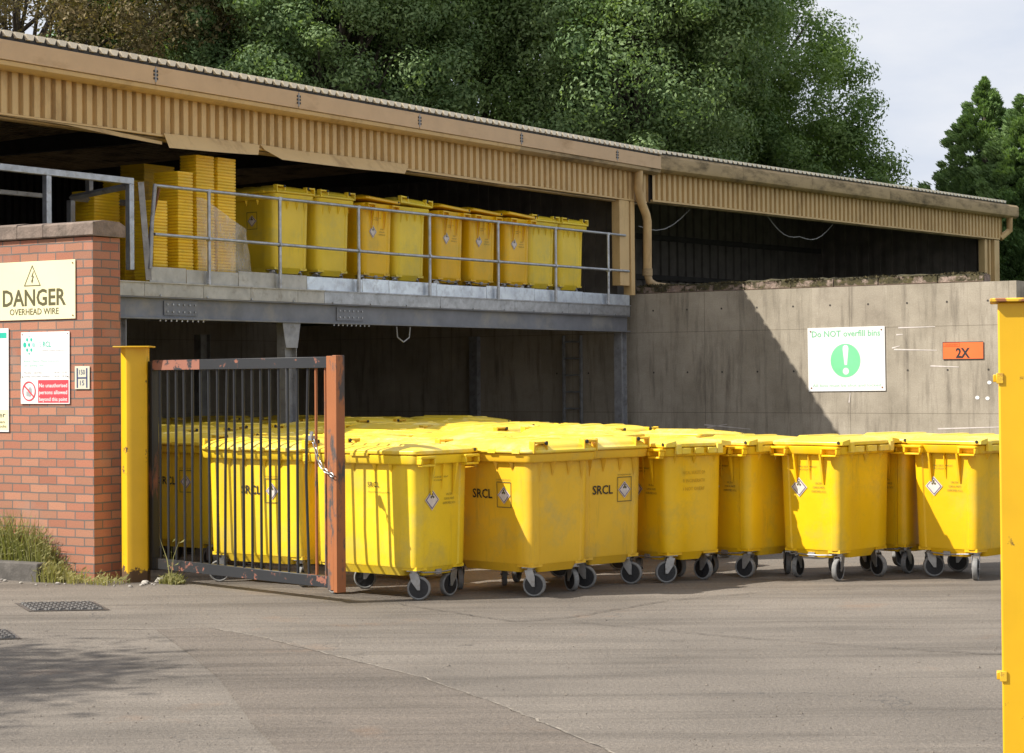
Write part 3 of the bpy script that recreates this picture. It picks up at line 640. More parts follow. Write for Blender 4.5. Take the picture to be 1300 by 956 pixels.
cm, wm = caster_mesh(); cmesh = cm.mesh('caster'); wmesh = wm.mesh('wheel')
def diamond(m, cx, cz, hh, T, inner=OFFW):
    for k, (s_, mt) in enumerate(((1, OFFW), (.90, LILAC), (.76, inner))):
        r = hh*s_; o = -.001*(k+1); m.add([(cx, o, cz-r), (cx+r, o, cz), (cx, o, cz+r), (cx-r, o, cz)], [(0, 1, 2, 3)], mt, False, T)
    z = -.0045
    for dx, dz, r in ((0, .045, .010), (-.013, .022, .010), (.013, .022, .010), (0, .031, .007)):
        m.add([(cx+dx*hh/.085+r*math.cos(a*math.pi/4), z-.0002*dx*100, cz+dz*hh/.085+r*math.sin(a*math.pi/4)) for a in range(8)], [tuple(range(8))], DARKG, False, T)
def framed(m, cx, cz, T):     # portrait frame with diamond
    w, h, e = .082, .105, .006
    for x0, z0, x1, z1 in ((-w, -h, w, -h+e), (-w, h-e, w, h), (-w, -h+e, -w+e, h-e), (w-e, -h+e, w, h-e)):
        m.add([(cx+x0, -.0012, cz+z0), (cx+x1, -.0012, cz+z0), (cx+x1, -.0012, cz+z1), (cx+x0, -.0012, cz+z1)], [(0, 1, 2, 3)], DARKG, False, T)
    diamond(m, cx, cz-.004, .072, T)
def bin_proto(kind, L, D, mat, lids, art, lid_open=0.):
    """x along the long side, front long face at -y, ends at +-x"""
    root = thing('wheeled_bin', None, 'wheeled bin')
    b = MB(); tl, td, r = L-.106, D-.086, .07
    def ring(z, k, ins=.010): return rrect(L-.14+.034*k, D-.12+.034*k, .060 if kind == 'A' else .075, z, 4, (ins, .15))
    b.loft([ring(.262, -.25), ring(.285, 0), ring(.60, .4), ring(.90, .76), ring(1.085, 1)], mat, True, (True, False))
    b.loft([rrect(L-.11, D-.09, .07, 1.083), rrect(L-.03, D-.02, .06, 1.092), rrect(L-.02, D-.01, .06, 1.10), rrect(L-.01, D, .06, 1.155), rrect(L-.03, D-.02, .06, 1.163), rrect(L-.20, D-.18, .06, 1.158)], mat, False, (False, True))
    # belly between the caster mounts
    b.loft([rrect(L-.235, D-.38, .03, .195), rrect(L-.17, D-.33, .03, .266)], mat, False, (True, False))
    b.loft([rrect(L-.52, D-.215, .03, .193), rrect(L-.46, D-.15, .03, .264)], mat, False, (True, False))
    for sx in (-1, 1):        # caster pads
        for sy in (-1, 1): b.box((sx*(L/2-.25), sy*(D/2-.20), .240), (sx*(L/2-.085), sy*(D/2-.075), .268), mat)
    # gussets under the rim
    xs = (-.30, -.12, .12, .30) if L > 1.1 else (-.22, 0, .22)
    for sy in (-1, 1):
        for gx in xs:
            y0 = sy*(D/2-.047); y1 = sy*(D/2-.012)
            b.add([(gx-.022, y0, 1.093), (gx+.022, y0, 1.093), (gx, y1, 1.093), (gx, y0-sy*.002, 1.02)], [(0, 1, 2), (0, 3, 1), (1, 3, 2), (2, 3, 0)], mat)
    if kind == 'A':
        for sx in (-1, 1):
            x0 = sx*(L/2-.055)
            for gy in (-(D/2-.225), 0, (D/2-.225)):
                ww = .009 if gy else .004; zz = .84 if gy else .88
                b.prism([(x0, zz), (x0, 1.09), (x0+sx*(.045 if gy else .02), 1.09)], gy-ww, gy+ww, mat)
    else:
        for sx in (-1, 1):
            for gy in (-.24, -.09, .09, .24):
                gy *= D/.75; x0 = sx*(L/2-.06)
                b.add([(x0, gy-.026, 1.093), (x0, gy+.026, 1.093), (x0+sx*.045, gy, 1.093), (x0, gy, .97 if abs(gy) < .15 else .93)], [(0, 1, 2), (0, 3, 1), (1, 3, 2), (2, 3, 0)], mat)
    b.build('body', root, bev=0)
    # handles
    if kind == 'A':
        for sx in (-1, 1):
            for sy in (-1, 1):
                m = MB(); yc = sy*(D/2-.095); x0, x1 = sx*(L/2-.012), sx*(L/2+.042)
                m.box((x0, yc-.088, 1.135), (x1, yc+.088, 1.157), mat); m.box((x0, yc-.075, 1.072), (x1, yc+.075, 1.090), mat)
                for q in (-1, 1): m.prism([(x0, 1.0905), (x1, 1.0905), (x1, 1.1345), (x0, 1.1345)], yc+q*.078-.010, yc+q*.078+.010, mat)
                m.build('handle', root, bev=.004)
    else:
        for sx in (-1, 1):
            for sy in (-1, 1):
                m = MB(); yc = sy*(D/2-.10); x0, x1 = sx*(L/2-.05), sx*(L/2+.012)
                m.box((x0, yc-.082, 1.164), (x1, yc-.066, 1.262), mat); m.box((x0, yc+.066, 1.164), (x1, yc+.082, 1.262), mat); m.box((x0, yc-.0655, 1.240), (x1, yc+.0655, 1.258), mat)
                m.box((x1-.012*sx, yc-.0655, 1.166), (x1-.002*sx, yc+.0655, 1.180), mat)
                m.cyl((x0+sx*.065, yc+sy*.055*-1, 1.245), (1, 0, 0), .016, .012, HUB, 12); m.build('lid_arm', root, bev=.003)
    # lid
    m = MB()
    if kind == 'A':
        m.loft([rrect(L-.02, D, .05, 1.166), rrect(L+.0, D+.015, .05, 1.172), rrect(L, D+.015, .05, 1.196), rrect(L-.03, D-.015, .05, 1.206), rrect(L-.16, D-.13, .05, 1.224), rrect(L-.36, D-.34, .05, 1.236)], lids, False)
        for y0, y1 in ((-.24, -.10), (.02, .16)): m.loft([rrect(L-.34, y1-y0, .03, 1.222, dy=(y0+y1)/2), rrect(L-.40, y1-y0-.05, .02, 1.246, dy=(y0+y1)/2)], lids, False)
        for sx in (-1, 1): # raised shoulders with pivot pins on the hinge side
            m.prism([(sx*(L/2-.005), 1.170), (sx*(L/2-.005), 1.205), (sx*(L/2-.12), 1.222), (sx*(L/2-.12), 1.170)], D/2-.06, D/2+.022, lids)
            m.cyl((sx*(L/2-.004), D/2-.02, 1.192), (1, 0, 0), .014, .012, HUB, 12)
        nseg = 3 if L < 1.1 else 4
        w = (L-.30)/nseg
        for k in range(nseg):
            x0 = -(L-.30)/2+k*w; m.box((x0+.025, D/2+.005, 1.110), (x0+w-.025, D/2+.030, 1.160), lids)
        for k in (-1, 1): m.box((k*(L/2-.14)-.03, D/2+.004, 1.108), (k*(L/2-.14)+.03, D/2+.034, 1.192), lids)
        m.box((-.10, -D/2-.014, 1.150), (.10, -D/2-.0, 1.180), lids)
    else:
        rings = [rrect(L+.01, D+.03, .10, 1.162), rrect(L+.03, D+.05, .10, 1.170), rrect(L+.03, D+.05, .10, 1.186), rrect(L-.0, D+.02, .10, 1.194)]
        for a in range(1, 8):
            q = R(a*11.6); rings.append(rrect((L-.01)*(1-.30*(1-math.cos(q))), (D+.01)*(1-.72*(1-math.cos(q))), .10*(1-.3*a/8)+.02, 1.194+.072*math.sin(q)))
        m.loft(rings, lids, True)
        for gx in (-.30, 0, .30): m.loft([rrect(.20, D*.62, .03, 1.246, dx=gx*L/1.26), rrect(.15, D*.46, .03, 1.274, dx=gx*L/1.26)], lids, False)
        for gx in (-.42, -.14, .14, .42): m.box((gx-.045, -D/2-.03, 1.160), (gx+.045, -D/2-.018, 1.196), lids)
    m.build('lid', root, bev=.003)
    if art:
        for face in (('E', 'W', 'F') if kind == 'A' else (('F', 'E') if art == 2 else ('F',))):
            m = MB(); l2 = MB(); l3 = MB()
            if kind == 'A' and face != 'F':
                T2 = end_T(L, D, face, .80, 1) @ TR(0, .0085, 0)
                diamond(m, -.115, .0, .085, T2)
                l2.text('UN 3291', .09, .030, .018, DARKG, w=.07, T=T2); l2.text('CLINICAL WASTE', .09, -.005, .018, DARKG, w=.12, T=T2); l2.text('UNSPECIFIED, N.O.S.', .09, -.040, .018, DARKG, w=.15, T=T2)
                l3.text('MAX GROSS WEIGHT', -.02, .175, .013, DARKG, w=.19, T=T2); l3.text('NO LIQUIDS', -.05, .150, .013, DARKG, w=.12, T=T2)
            elif kind == 'A':
                T = end_T(L, D, 'F', .90, 1) @ TR(0, .0085, 0); ox = .10 if L > 1 else 0
                l2.text('SRCL', ox, 0, .042, BLACK, w=.13, T=T); l3.text('Clinical Waste Services Limited', ox+.06, -.045, .012, DARKG, w=.24, T=T)
            else:
                T = end_T(L, D, face, .80, 1) @ TR(0, .0085, 0); ox = .12 if face == 'F' else .07
                framed(m, ox+.08, .02, T); l2.text('SRCL', ox-.17, -.012, .075, BLACK, w=.23, bold=.015, T=T); l3.text('FOR INCINERATION ONLY', ox+.08, .137, .012, DARKG, w=.16, T=T)
            if m.V: m.build('hazard_label', root)
            if l2.V: l2.build('lettering', root)
            if l3.V: l3.build('small_print', root)
    # casters
    rn = random.Random(L*100+D*10+ord(kind))
    for sx in (-1, 1):
        for sy in (-1, 1):
            c = bpy.data.objects.new('caster', cmesh); COL.objects.link(c); c.parent = root
            c.location = (sx*(L/2-.165), sy*(D/2-.135), 0); c.rotation_euler = (0, 0, rn.uniform(0, 6.28))
            w = bpy.data.objects.new('wheel', wmesh); COL.objects.link(w); w.parent = c; w.location = (.038, 0, .0955)
    if kind == 'A':
        for sx in (-1, 1):
            m = MB(); x = sx*(L/2-.12)
            m.tube([(x, -D/2+.14, .235), (x+sx*.02, -D/2+.17, .222), (x+sx*.03, -.06, .215), (x+sx*.03, .06, .215), (x+sx*.02, D/2-.17, .222), (x, D/2-.14, .235)], .006, GALVD, 6); m.box((x-.03, -.045, .20), (x+.03, .02, .238), GALVD)
            m.build('brake_rod', root)
    return root
P_A1 = bin_proto('A', 1.26, .72, YB, LIDY, 1)
P_A2 = bin_proto('A', .85, .70, YA, LIDY, 1)
P_B3 = bin_proto('B', 1.15, .79, YW, LIDY, 1)
P_A4 = bin_proto('A', .88, .73, YA, LIDY, 1)
P_A3 = bin_proto('A', .74, .70, YA, LIDY, 1)
P_B1 = bin_proto('B', 1.26, .72, YB, LIDY, 1)
P_B2 = bin_proto('B', 1.15, .80, YW, LIDY, 2)
P_M = bin_proto('A', 1.20, .74, YA, YA, 1)
P_L = bin_proto('B', 1.24, .76, YC, YC, 0)
DIM = {P_A1: (1.26, .72), P_A2: (.85, .70), P_A3: (.74, .70), P_A4: (.88, .73), P_B3: (1.15, .79), P_B1: (1.26, .72), P_B2: (1.15, .80), P_M: (1.20, .74), P_L: (1.24, .76)}
PROTOS = list(DIM)
USED = set()
RECTS = []
def rect(cx, cy, yaw, L, D):
    c, s_ = math.cos(yaw), math.sin(yaw)
    return [(cx+c*x-s_*y, cy+s_*x+c*y) for x, y in ((-L/2, -D/2), (L/2, -D/2), (L/2, D/2), (-L/2, D/2))]
def overlap(a, b):
    for P in (a, b):
        for i in range(4):
            x0, y0 = P[i]; x1, y1 = P[(i+1) % 4]; nx, ny = y1-y0, x0-x1; n = math.hypot(nx, ny); nx /= n; ny /= n
            pa = [nx*x+ny*y for x, y in a]; pb = [nx*x+ny*y for x, y in b]
            if max(pa) < min(pb)+.004 or max(pb) < min(pa)+.004: return False
    return True
def place_bin(proto, cx, cy, yaw, z, label, group):
    r = copy_tree(proto); r.name = 'wheeled_bin'
    r.location = (cx, cy, z); r.rotation_euler = (0, 0, yaw); r['label'] = label; r['group'] = group
    rn = random.Random(round(cx*100)+round(cy*77))
    for c in r.children:
        if c.name.startswith('caster'): c.rotation_euler = (0, 0, rn.uniform(0, 6.28))
        if c.name.startswith('lid') and not c.name.startswith('lid_arm') and 'only its' in label:
            a = abs(rn.gauss(0, 1.3)); c.rotation_euler = (R(-a), R(rn.uniform(-.5, .5)), 0); c.location = (0, 0, .006*a)
    L, D = DIM[proto]; RECTS.append(rect(cx, cy, yaw, L, D)); return r
def corner_bin(proto, C, psi, mode, label, z=0.):
    L, D = DIM[proto]; p = R(psi); r = Vector((math.cos(p), math.sin(p))); l = Vector((-math.sin(p), math.cos(p))); C = Vector(C)
    if mode == 'FE': c = C+l*L/2+r*D/2; x = -l
    elif mode == 'ER': c = C+l*D/2+r*L/2; x = -r
    return place_bin(proto, c.x, c.y, math.atan2(x.y, x.x), z, label, 'wheeled clinical waste bins in the yard')
corner_bin(P_A1, (-.76, 16.22), 50, 'FE', 'large yellow bin nearest the camera, striped by the gate bar shadows')
corner_bin(P_B1, (-1.76, 17.30), 53, 'FE', 'yellow dome-lidded bin wholly seen through the gate bars, lettered SRCL')
corner_bin(P_B3, (.15, 16.42), 45, 'FE', 'dome-lidded yellow bin with a diagonal sunlit patch, just right of the nearest bin')
corner_bin(P_B2, (.565, 17.02), 40, 'FE', 'yellow bin lettered SRCL on its shaded end, third of the front row')
corner_bin(P_A3, (1.285, 17.42), 35, 'ER', 'flat-lidded yellow bin with worn faint print on its shaded hinge side')
corner_bin(P_A2, (2.03, 17.77), 42, 'ER', 'shaded yellow bin set back in the gap beside the bin with half-lit diamond label')
corner_bin(P_A4, (2.79, 17.47), 46, 'ER', 'yellow bin whose diamond label is half sunlit, left of the two rightmost bins')
corner_bin(P_A2, (3.47, 18.05), 46, 'ER', 'deep shaded yellow bin squeezed behind the rightmost pair')
corner_bin(P_A4, (3.965, 17.45), 47, 'ER', 'rightmost yellow bin, partly hidden by the right yellow post')
corner_bin(P_B1, (-2.78, 19.05), 53, 'FE', 'shaded yellow bin behind the hinge end of the gate')
FAINT = simple('worn_faint_print', (.55, .34, .01), .5, var=.1)
for o in list(COL.objects):
    if o.get('label') and 'worn faint print' in o['label']:
        m = MB(); T = end_T(.74, .70, 'B', .80, 1) @ TR(0, .0085, 0)
        for k, tx in enumerate(('CLINICAL WASTE ONLY', 'FOR INCINERATION', 'DO NOT OVERFILL')): m.text(tx, .0, .13-.07*k, .030, FAINT, w=.34, T=T)
        m.build('faint_print', o)
# the crowd behind
def right_limit(Y):
    pts = [(18.0, 4.4), (18.9, 3.9), (20, 2.75), (22, .95), (25, -.15), (29, -1.2)]
    for (a, xa), (b, xb) in zip(pts, pts[1:]):
        if Y <= b: return xa+(xb-xa)*(Y-a)/(b-a)
    return -2
COLS_ = [Fw(2.95, .12), Fw(11.1, .12)]
rn = random.Random(21); n_back = 0
LITL = 'yellow bin in the sunlit crowd behind the front row, only its lid in view'
SHL = 'yellow bin in the shade under the deck, only its dim lid in view'
for j in range(-3, 13):
    for i in range(-10, 9):
        yaw = R(-44+rn.uniform(-3.5, 3.5)); xh = Vector((math.cos(R(-44)), math.sin(R(-44)))); yh = Vector((-xh.y, xh.x))
        off = .5 if j % 2 else 0
        for tryk in range(5):
            c = Vector((-.9, 18.3))+xh*(i+off)*1.335+yh*j*.835+Vector((rn.uniform(-.05, .05), rn.uniform(-.05, .05)))+yh*(tryk*.14)
            if not (17.4 < c.y < 28.3): continue
            if c.x > right_limit(c.y) or c.x < -.187*c.y: continue
            pr = rn.choice([P_B1, P_A1, P_A1, P_A2, P_A1, P_B2]); L, D = DIM[pr]; yw = yaw+(math.pi if rn.random() < .4 else 0)
            rc = rect(c.x, c.y, yw, L+.05, D+.05)
            if any(overlap(rc, q) for q in RECTS): continue
            if any(math.hypot(c.x-k[0], c.y-k[1]) < .85 for k in COLS_): continue
            # keep clear of the brick wall and gate post
            if c.y < 19.2 and c.x < -2.6: continue
            lit = c.x > .1+.642*(c.y-22.9)
            place_bin(pr, c.x, c.y, yw, 0, LITL if lit else SHL, 'wheeled clinical waste bins in the yard'); n_back += 1; break
print('crowd bins', n_back)
# bins on the deck
ZD = 2.865
deck = [(3.07, P_L, 'lemon dome-lidded bin on the deck nearest the stacked tubs, showing its long side'),
        (3.93, P_L, 'second lemon dome-lidded bin from the left on the deck'),
        (4.86, P_M, 'golden bin with diamond label between two lemon bins on the deck'),
        (5.68, P_L, 'lemon bin between golden bins near the middle of the deck row'),
        (6.57, P_M, 'leftmost of the three golden bins standing together on the deck'),
        (7.45, P_M, 'middle one of the three golden bins standing together on the deck'),
        (8.30, P_M, 'rightmost of the three golden bins standing together on the deck'),
        (9.12, P_L, 'lemon dome-lidded bin second from the right end of the deck row'),
        (9.96, P_L, 'lemon dome-lidded bin at the right end of the deck row')]
for k, (s_, pr, lab) in enumerate(deck):
    L, D = DIM[pr]; p = Fw(2.85+(s_-3.07)*.961+D/2-.02+(.03 if pr is P_M else 0), .10+L/2+rn.uniform(0, .06))
    # long axis along depth, end +x facing out : x local = outward normal
    yaw = math.atan2(-.540, .8415)+R(rn.uniform(-1.5, 1.5)+(3 if pr is P_M else 0))
    o = place_bin(pr, p[0], p[1], yaw, ZD, lab, 'wheeled bins in a row on the upper deck')
# hazard label and tilt of golden lids
for o in list(COL.objects):
    if o.get('label') and 'golden' in o['label']:
        for c in o.children:
            if c.name.startswith('lid'): c.rotation_euler = (R(-2.2), 0, 0); c.location = (0, 0, .03)
    if o.get('label') and 'nearest the stacked tubs' in o['label']:
        m = MB(); T = end_T(1.24, .76, 'F', .82, 1) @ TR(0, .0085, 0); framed(m, .20, .02, T); m.build('hazard_label', o)
for p in PROTOS:
    def rm(o):
        for c in list(o.children): rm(c)
        bpy.data.objects.remove(o)
    rm(p)

# ------------------------------------------------------------------ mezzanine deck
t = thing('mezzanine_deck', 'galvanised steel deck holding the upper row of bins', 'deck', C0, ANG)
def part_box(t, name, a, b, mt, bev=.002, label=None):
    m = MB(); m.box(a, b, mt); return m.build(name, t, bev=bev, label=label)
part_box(t, 'floor', (-3.8, .02, 2.80), (11.25, 7.5, 2.862), KICKG, 0)
xs = [.445, 1.05, 1.95, 2.62, 3.23, 4.35, 4.92, 6.0, 7.2, 8.45, 9.8, 11.22]
for k, (a, b) in enumerate(zip(xs, xs[1:])):
    dz = (.0, -.012, .006, 0, -.008, .004)[k % 6]
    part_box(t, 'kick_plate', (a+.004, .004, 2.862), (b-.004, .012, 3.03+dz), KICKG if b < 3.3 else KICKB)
xs = [-3.8, -.5, .35, 1.32, 2.15, 3.03, 3.55, 6.05, 7.9, 9.35, 11.2]
for k, (a, b) in enumerate(zip(xs, xs[1:])):
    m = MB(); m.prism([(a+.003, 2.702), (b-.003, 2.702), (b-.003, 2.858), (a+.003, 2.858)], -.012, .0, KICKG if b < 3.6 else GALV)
    m.prism([(a+.003, 2.848), (b-.003, 2.848), (b-.003, 2.861), (a+.003, 2.861)], -.030, -.0125, KICKG if b < 3.6 else GALV); m.build('edge_channel', t)
m = MB(); m.box((-3.8, -.005, 2.686), (11.22, .13, 2.700), BEAM); m.box((-3.8, .055, 2.47), (11.22, .068, 2.6855), BEAM); m.box((-3.8, -.005, 2.452), (11.22, .13, 2.4695), BEAM); m.build('main_beam', t)
for s_ in (1.0, 4.15):
    m = MB(); m.box((s_-.28, .040, 2.50), (s_+.28, .054, 2.66), BEAM)
    for k in range(6):
        for z in (2.54, 2.62): m.cyl((s_-.23+k*.092, .035, z), (0, 1, 0), .012, .012, GALV, 6)
    for k in range(9): m.cyl((s_-.36+k*.09, .03, 2.440), (0, 0, 1), .013, .022, GALV, 6)
    m.build('splice_plate', t)
m = MB()
for k in range(14): m.cyl((.6+k*.78, -.018, 2.715), (0, 1, 0), .012, .014, GALV, 6)
m.build('bolts', t)
for s_, b_ in ((2.95, .10), (11.08, .10), (-2.2, .10), (.0, .10), (2.95, 5.0), (7.0, 5.0)):
    m = MB(); w = .11 if s_ < 11 else .085
    m.box((s_-w, b_-.065, 0), (s_-w+.010, b_+.065, 2.45), GALVD); m.box((s_+w-.010, b_-.065, 0), (s_+w, b_+.065, 2.45), GALVD); m.box((s_-w+.0105, b_-.006, 0), (s_+w-.0105, b_+.006, 2.45), GALVD)
    if s_ == 2.95 and b_ < 1: m.prism([(s_-.11, 2.15), (s_+.11, 2.15), (s_+.17, 2.449), (s_-.17, 2.449)], b_-.078, b_-.068, GALVD)
    m.box((s_-w-.02, b_-.09, 0), (s_+w+.02, b_+.09, .012), GALVD); m.build('column', t)
for k in range(8):
    b_ = .9+k*.85; part_box(t, 'joist', (-3.8, b_-.03, 2.72), (11.2, b_+.03, 2.798), GALVD, 0)
# handrail
t = thing('handrail', 'two-rail galvanised tube handrail along the deck edge', 'railing', C0, ANG)
for s_ in (1.376, 2.649, 4.206, 5.76, 7.417, 8.946, 10.47):
    m = MB(); m.tube([(s_, -.05, 2.86), (s_, -.05, 3.93)], .021, GALV, 12); m.tube([(s_, -.05, 3.905), (s_, -.05, 3.945)], .030, GALV, 12); m.tube([(s_-.02, -.05, 3.375), (s_+.02, -.05, 3.375)], .031, GALV, 12); m.box((s_-.03, -.045, 2.87), (s_+.03, -.034, 3.0), GALV); m.build('rail_post', t)
m = MB(); m.tube([(.486, -.05, 3.925), (5, -.05, 3.925), (11.0, -.05, 3.93)], .019, GALV, 12); m.build('top_rail', t)
m = MB(); m.tube([(.47, -.05, 3.385), (5, -.05, 3.37), (11.1, -.05, 3.385)], .019, GALV, 12); m.build('mid_rail', t)
m = MB(); m.tube([(.486, -.05, 3.94), (.43, -.05, 3.5), (.40, -.05, 3.0)], .023, GALVD, 12); m.tube([(.55, -.05, 3.90), (.44, -.02, 3.45), (.40, .0, 3.02)], .016, RUST, 10); m.build('end_post', t)
# pallet gate
t = thing('pallet_gate', 'grey box-section pallet gate frame above the brick wall', 'gate frame', C0, ANG)
m = MB(); m.box((-3.2, -.035, 3.915), (.17, .035, 3.985), GALV); m.build('top_rail', t, bev=.004)
m = MB(); m.box((-2.6, 1.0, 3.80), (-.1, 1.06, 3.85), GALVD); m.build('rear_rail', t, bev=.004)
for s_, z0 in ((-1.10, 3.0), (.135, 2.98)):
    m = MB(); m.box((s_-.035, -.034, z0), (s_+.035, .034, 3.914), GALV); m.build('upright', t, bev=.004)
m = MB(); m.box((.22, .97, 3.02), (.29, 1.04, 3.80), GALV); m.build('upright', t, bev=.004)
m = MB(); m.tube([(.255, 1.0, 3.83), (.14, .0, 3.90)], .035, GALVD, 4); m.tube([(.255, 1.0, 3.83), (1.2, 1.0, 3.83)], .035, GALVD, 4); m.build('side_rail', t)
m = MB(); m.tube([(.30, -.01, 3.95), (.42, -.01, 2.88)], .045, GALVD, 4); m.build('leaning_upright', t)
m = MB(); m.box((.44, .9, 3.9), (.50, .96, 4.12), GALV); m.build('stub', t)

# ------------------------------------------------------------------ stacked yellow tubs
def tub_mesh(w, d):
    m = MB(); m.loft([rrect(w-.018, d-.018, .02, 0, 2), rrect(w-.014, d-.014, .02, .009, 2), rrect(w, d, .02, .010, 2), rrect(w, d, .02, .033, 2), rrect(w-.02, d-.02, .02, .034, 2), rrect(w-.04, d-.04, .02, .012, 2)], TUB, False); return m.mesh('tub')
TM = {}
def stack(s0, b0, w, d, n, lean, label, seed):
    k = (w, d)
    if k not in TM: TM[k] = tub_mesh(w, d)
    q = random.Random(seed); px = 0
    for i in range(n):
        o = bpy.data.objects.new('nested_tub', TM[k]); COL.objects.link(o)
        px += q.uniform(-.0008, .0008)
        p = Fw(s0+w/2+lean*i+px, b0+d/2, ZD+i*.0355); o.location = p; o.rotation_euler = (0, 0, ANG+R(q.uniform(-.6, .6)))
        tag(o, label, 'tub', 'yellow tubs nested in stacks on the deck')
stack(1.05, .12, .262, .38, 36, 0, 'yellow tub nested in the shorter full stack just behind the rail end', 1)
stack(1.38, .13, .32, .26, 42, -.0004, 'yellow tub nested in the left of the two tallest stacks', 2)
stack(1.725, .12, .33, .30, 42, .0000, 'yellow tub nested in the right of the two tallest stacks', 3)
stack(.64, .12, .24, .30, 26, 0, 'yellow tub nested in the low front stack next to the leaning upright', 4)
stack(1.12, 1.0, .42, .36, 35, 0, 'yellow tub nested in the stack behind the low front stack', 5)
stack(1.98, 1.5, .55, .40, 43, 0, 'yellow tub nested in the dim stack farthest back', 6)
stack(.52, .9, .42, .36, 30, 0, 'yellow tub nested in the stack seen through the pallet gate', 7)
# stretch wrap draped on the tall stacks
m = MB(); ux = []
rn2 = random.Random(4)
cols = 9; rows = 8; V = []
for i in range(cols):
    u = i/(cols-1); top = 3.86-.36*max(0, u-.12)
    for j in range(rows):
        v = j/(rows-1); bulge = .03+.09*v*math.sin(math.pi*min(1, u*.9+.1))+rn2.uniform(-.012, .012)
        V.append((1.34+.86*u+(.10*v if u > .8 else 0), .115-bulge*.6, top*(1-v)+3.03*v))
m.add(V, [(i*rows+j, i*rows+j+1, (i+1)*rows+j+1, (i+1)*rows+j) for i in range(cols-1) for j in range(rows-1)], WRAP, True)
m.build('stretch_wrap', loc=C0, rz=ANG, label='loose clear stretch wrap slumped round the two tallest tub stacks', cat='plastic wrap')

# ------------------------------------------------------------------ shed
def clad(m, s0, s1, b, z0, z1, mt, pitch=.152, dep=.055, mt2=None):
    s_ = s0
    def P(): pass
    prof = []
    while s_ < s1:
        prof += [(s_, b), (s_+pitch*.50, b), (s_+pitch*.545, b+dep), (s_+pitch*.955, b+dep)]; s_ += pitch
    prof.append((s_, b)); n = len(prof)
    V = [(p[0], p[1], z0) for p in prof]+[(p[0], p[1], z1) for p in prof]
    m.add(V, [(i, i+1, i+1+n, i+n) for i in range(n-1)], mt)
def gutter_prof(m, s0, s1, o, mt, lipm, z=0.):
    P = [(o-.235, 5.20), (o-.215, 5.215), (o-.20, 5.20), (o-.20, 5.06), (o-.03, 5.06), (o-.03, 4.945), (o-.13, 4.925), (o-.19, 4.955), (o-.205, 4.985), (o-.235, 5.00)]
    m.loft([[(s0, p[0], p[1]+z) for p in P], [(s1, p[0], p[1]+z) for p in P]], mt, False)
t = thing('storage_shed', 'tan open-fronted steel shed over the bin deck', 'shed', C0, ANG)
xs = [-3.9, -2.2, .30, 2.79, 5.29, 7.755, 10.45, 11.85]
for k, (a, b) in enumerate(zip(xs, xs[1:])):
    m = MB(); m.box((a+.004, -.236, 5.005), (b-.004, -.205, 5.205), FASCIA)
    m.build('fascia', t, bev=.003)
    m = MB(); P = [(-.204, 5.19), (-.204, 5.0), (-.222, 4.997), (-.215, 4.955), (-.16, 4.925), (-.09, 4.918), (-.045, 4.94), (-.045, 5.19)]
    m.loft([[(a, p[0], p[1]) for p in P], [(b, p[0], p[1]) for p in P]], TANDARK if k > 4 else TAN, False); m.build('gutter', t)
    if k:
        m = MB()
        for z in (5.15, 5.11, 5.07): m.box((a-.035, -.243, z-.012), (a-.018, -.237, z+.012), HUB); m.box((a+.018, -.243, z-.012), (a+.035, -.237, z+.012), HUB)
        m.box((a-.010, -.242, 5.03), (a+.010, -.2365, 5.19), GALVD); m.build('gutter_joint', t)
m = MB(); clad(m, -3.9, 11.7, -.045, 4.50, 4.99, TAN); m.build('front_cladding', t)
m = MB(); m.box((-3.9, -.050, 4.478), (11.7, .005, 4.498), TAN); m.build('drip_trim', t)
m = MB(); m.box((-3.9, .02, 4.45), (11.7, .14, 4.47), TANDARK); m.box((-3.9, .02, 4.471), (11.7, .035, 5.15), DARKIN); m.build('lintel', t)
# torn flashings
def flap(pts, y0, name='torn_flashing', bend=.05):
    m = MB(); n = len(pts); V = [(x, y0+yy, z) for x, yy, z in pts]; V2 = [(x, y0+yy+.004, z) for x, yy, z in pts]
    m.add(V+V2, [tuple(range(n)), tuple(range(2*n-1, n-1, -1))]+[(i, i+n, (i+1) % n+n, (i+1) % n) for i in range(n)], TAN); m.build(name, t)
flap([(.60, -.10, 4.345), (1.3, -.13, 4.36), (1.95, -.12, 4.385), (2.14, -.09, 4.40), (2.27, 0, 4.535), (1.5, 0, 4.535), (.62, 0, 4.515)], -.06)
flap([(2.54, -.12, 4.375), (3.2, -.14, 4.375), (4.1, -.15, 4.38), (4.75, -.12, 4.40), (5.07, -.09, 4.41), (5.28, 0, 4.55), (4.2, 0, 4.545), (3.1, 0, 4.53), (2.28, 0, 4.54), (2.32, -.03, 4.48)], -.064)
flap([(-1.9, .0, 4.47), (-.9, -.04, 4.455), (-.1, -.06, 4.40), (.55, -.04, 4.38), (.6, 0, 4.42), (-.3, 0, 4.47)], -.055)
flap([(5.3, .0, 4.47), (7.8, -.03, 4.455), (8.1, -.03, 4.475), (5.35, 0, 4.49)], -.058)
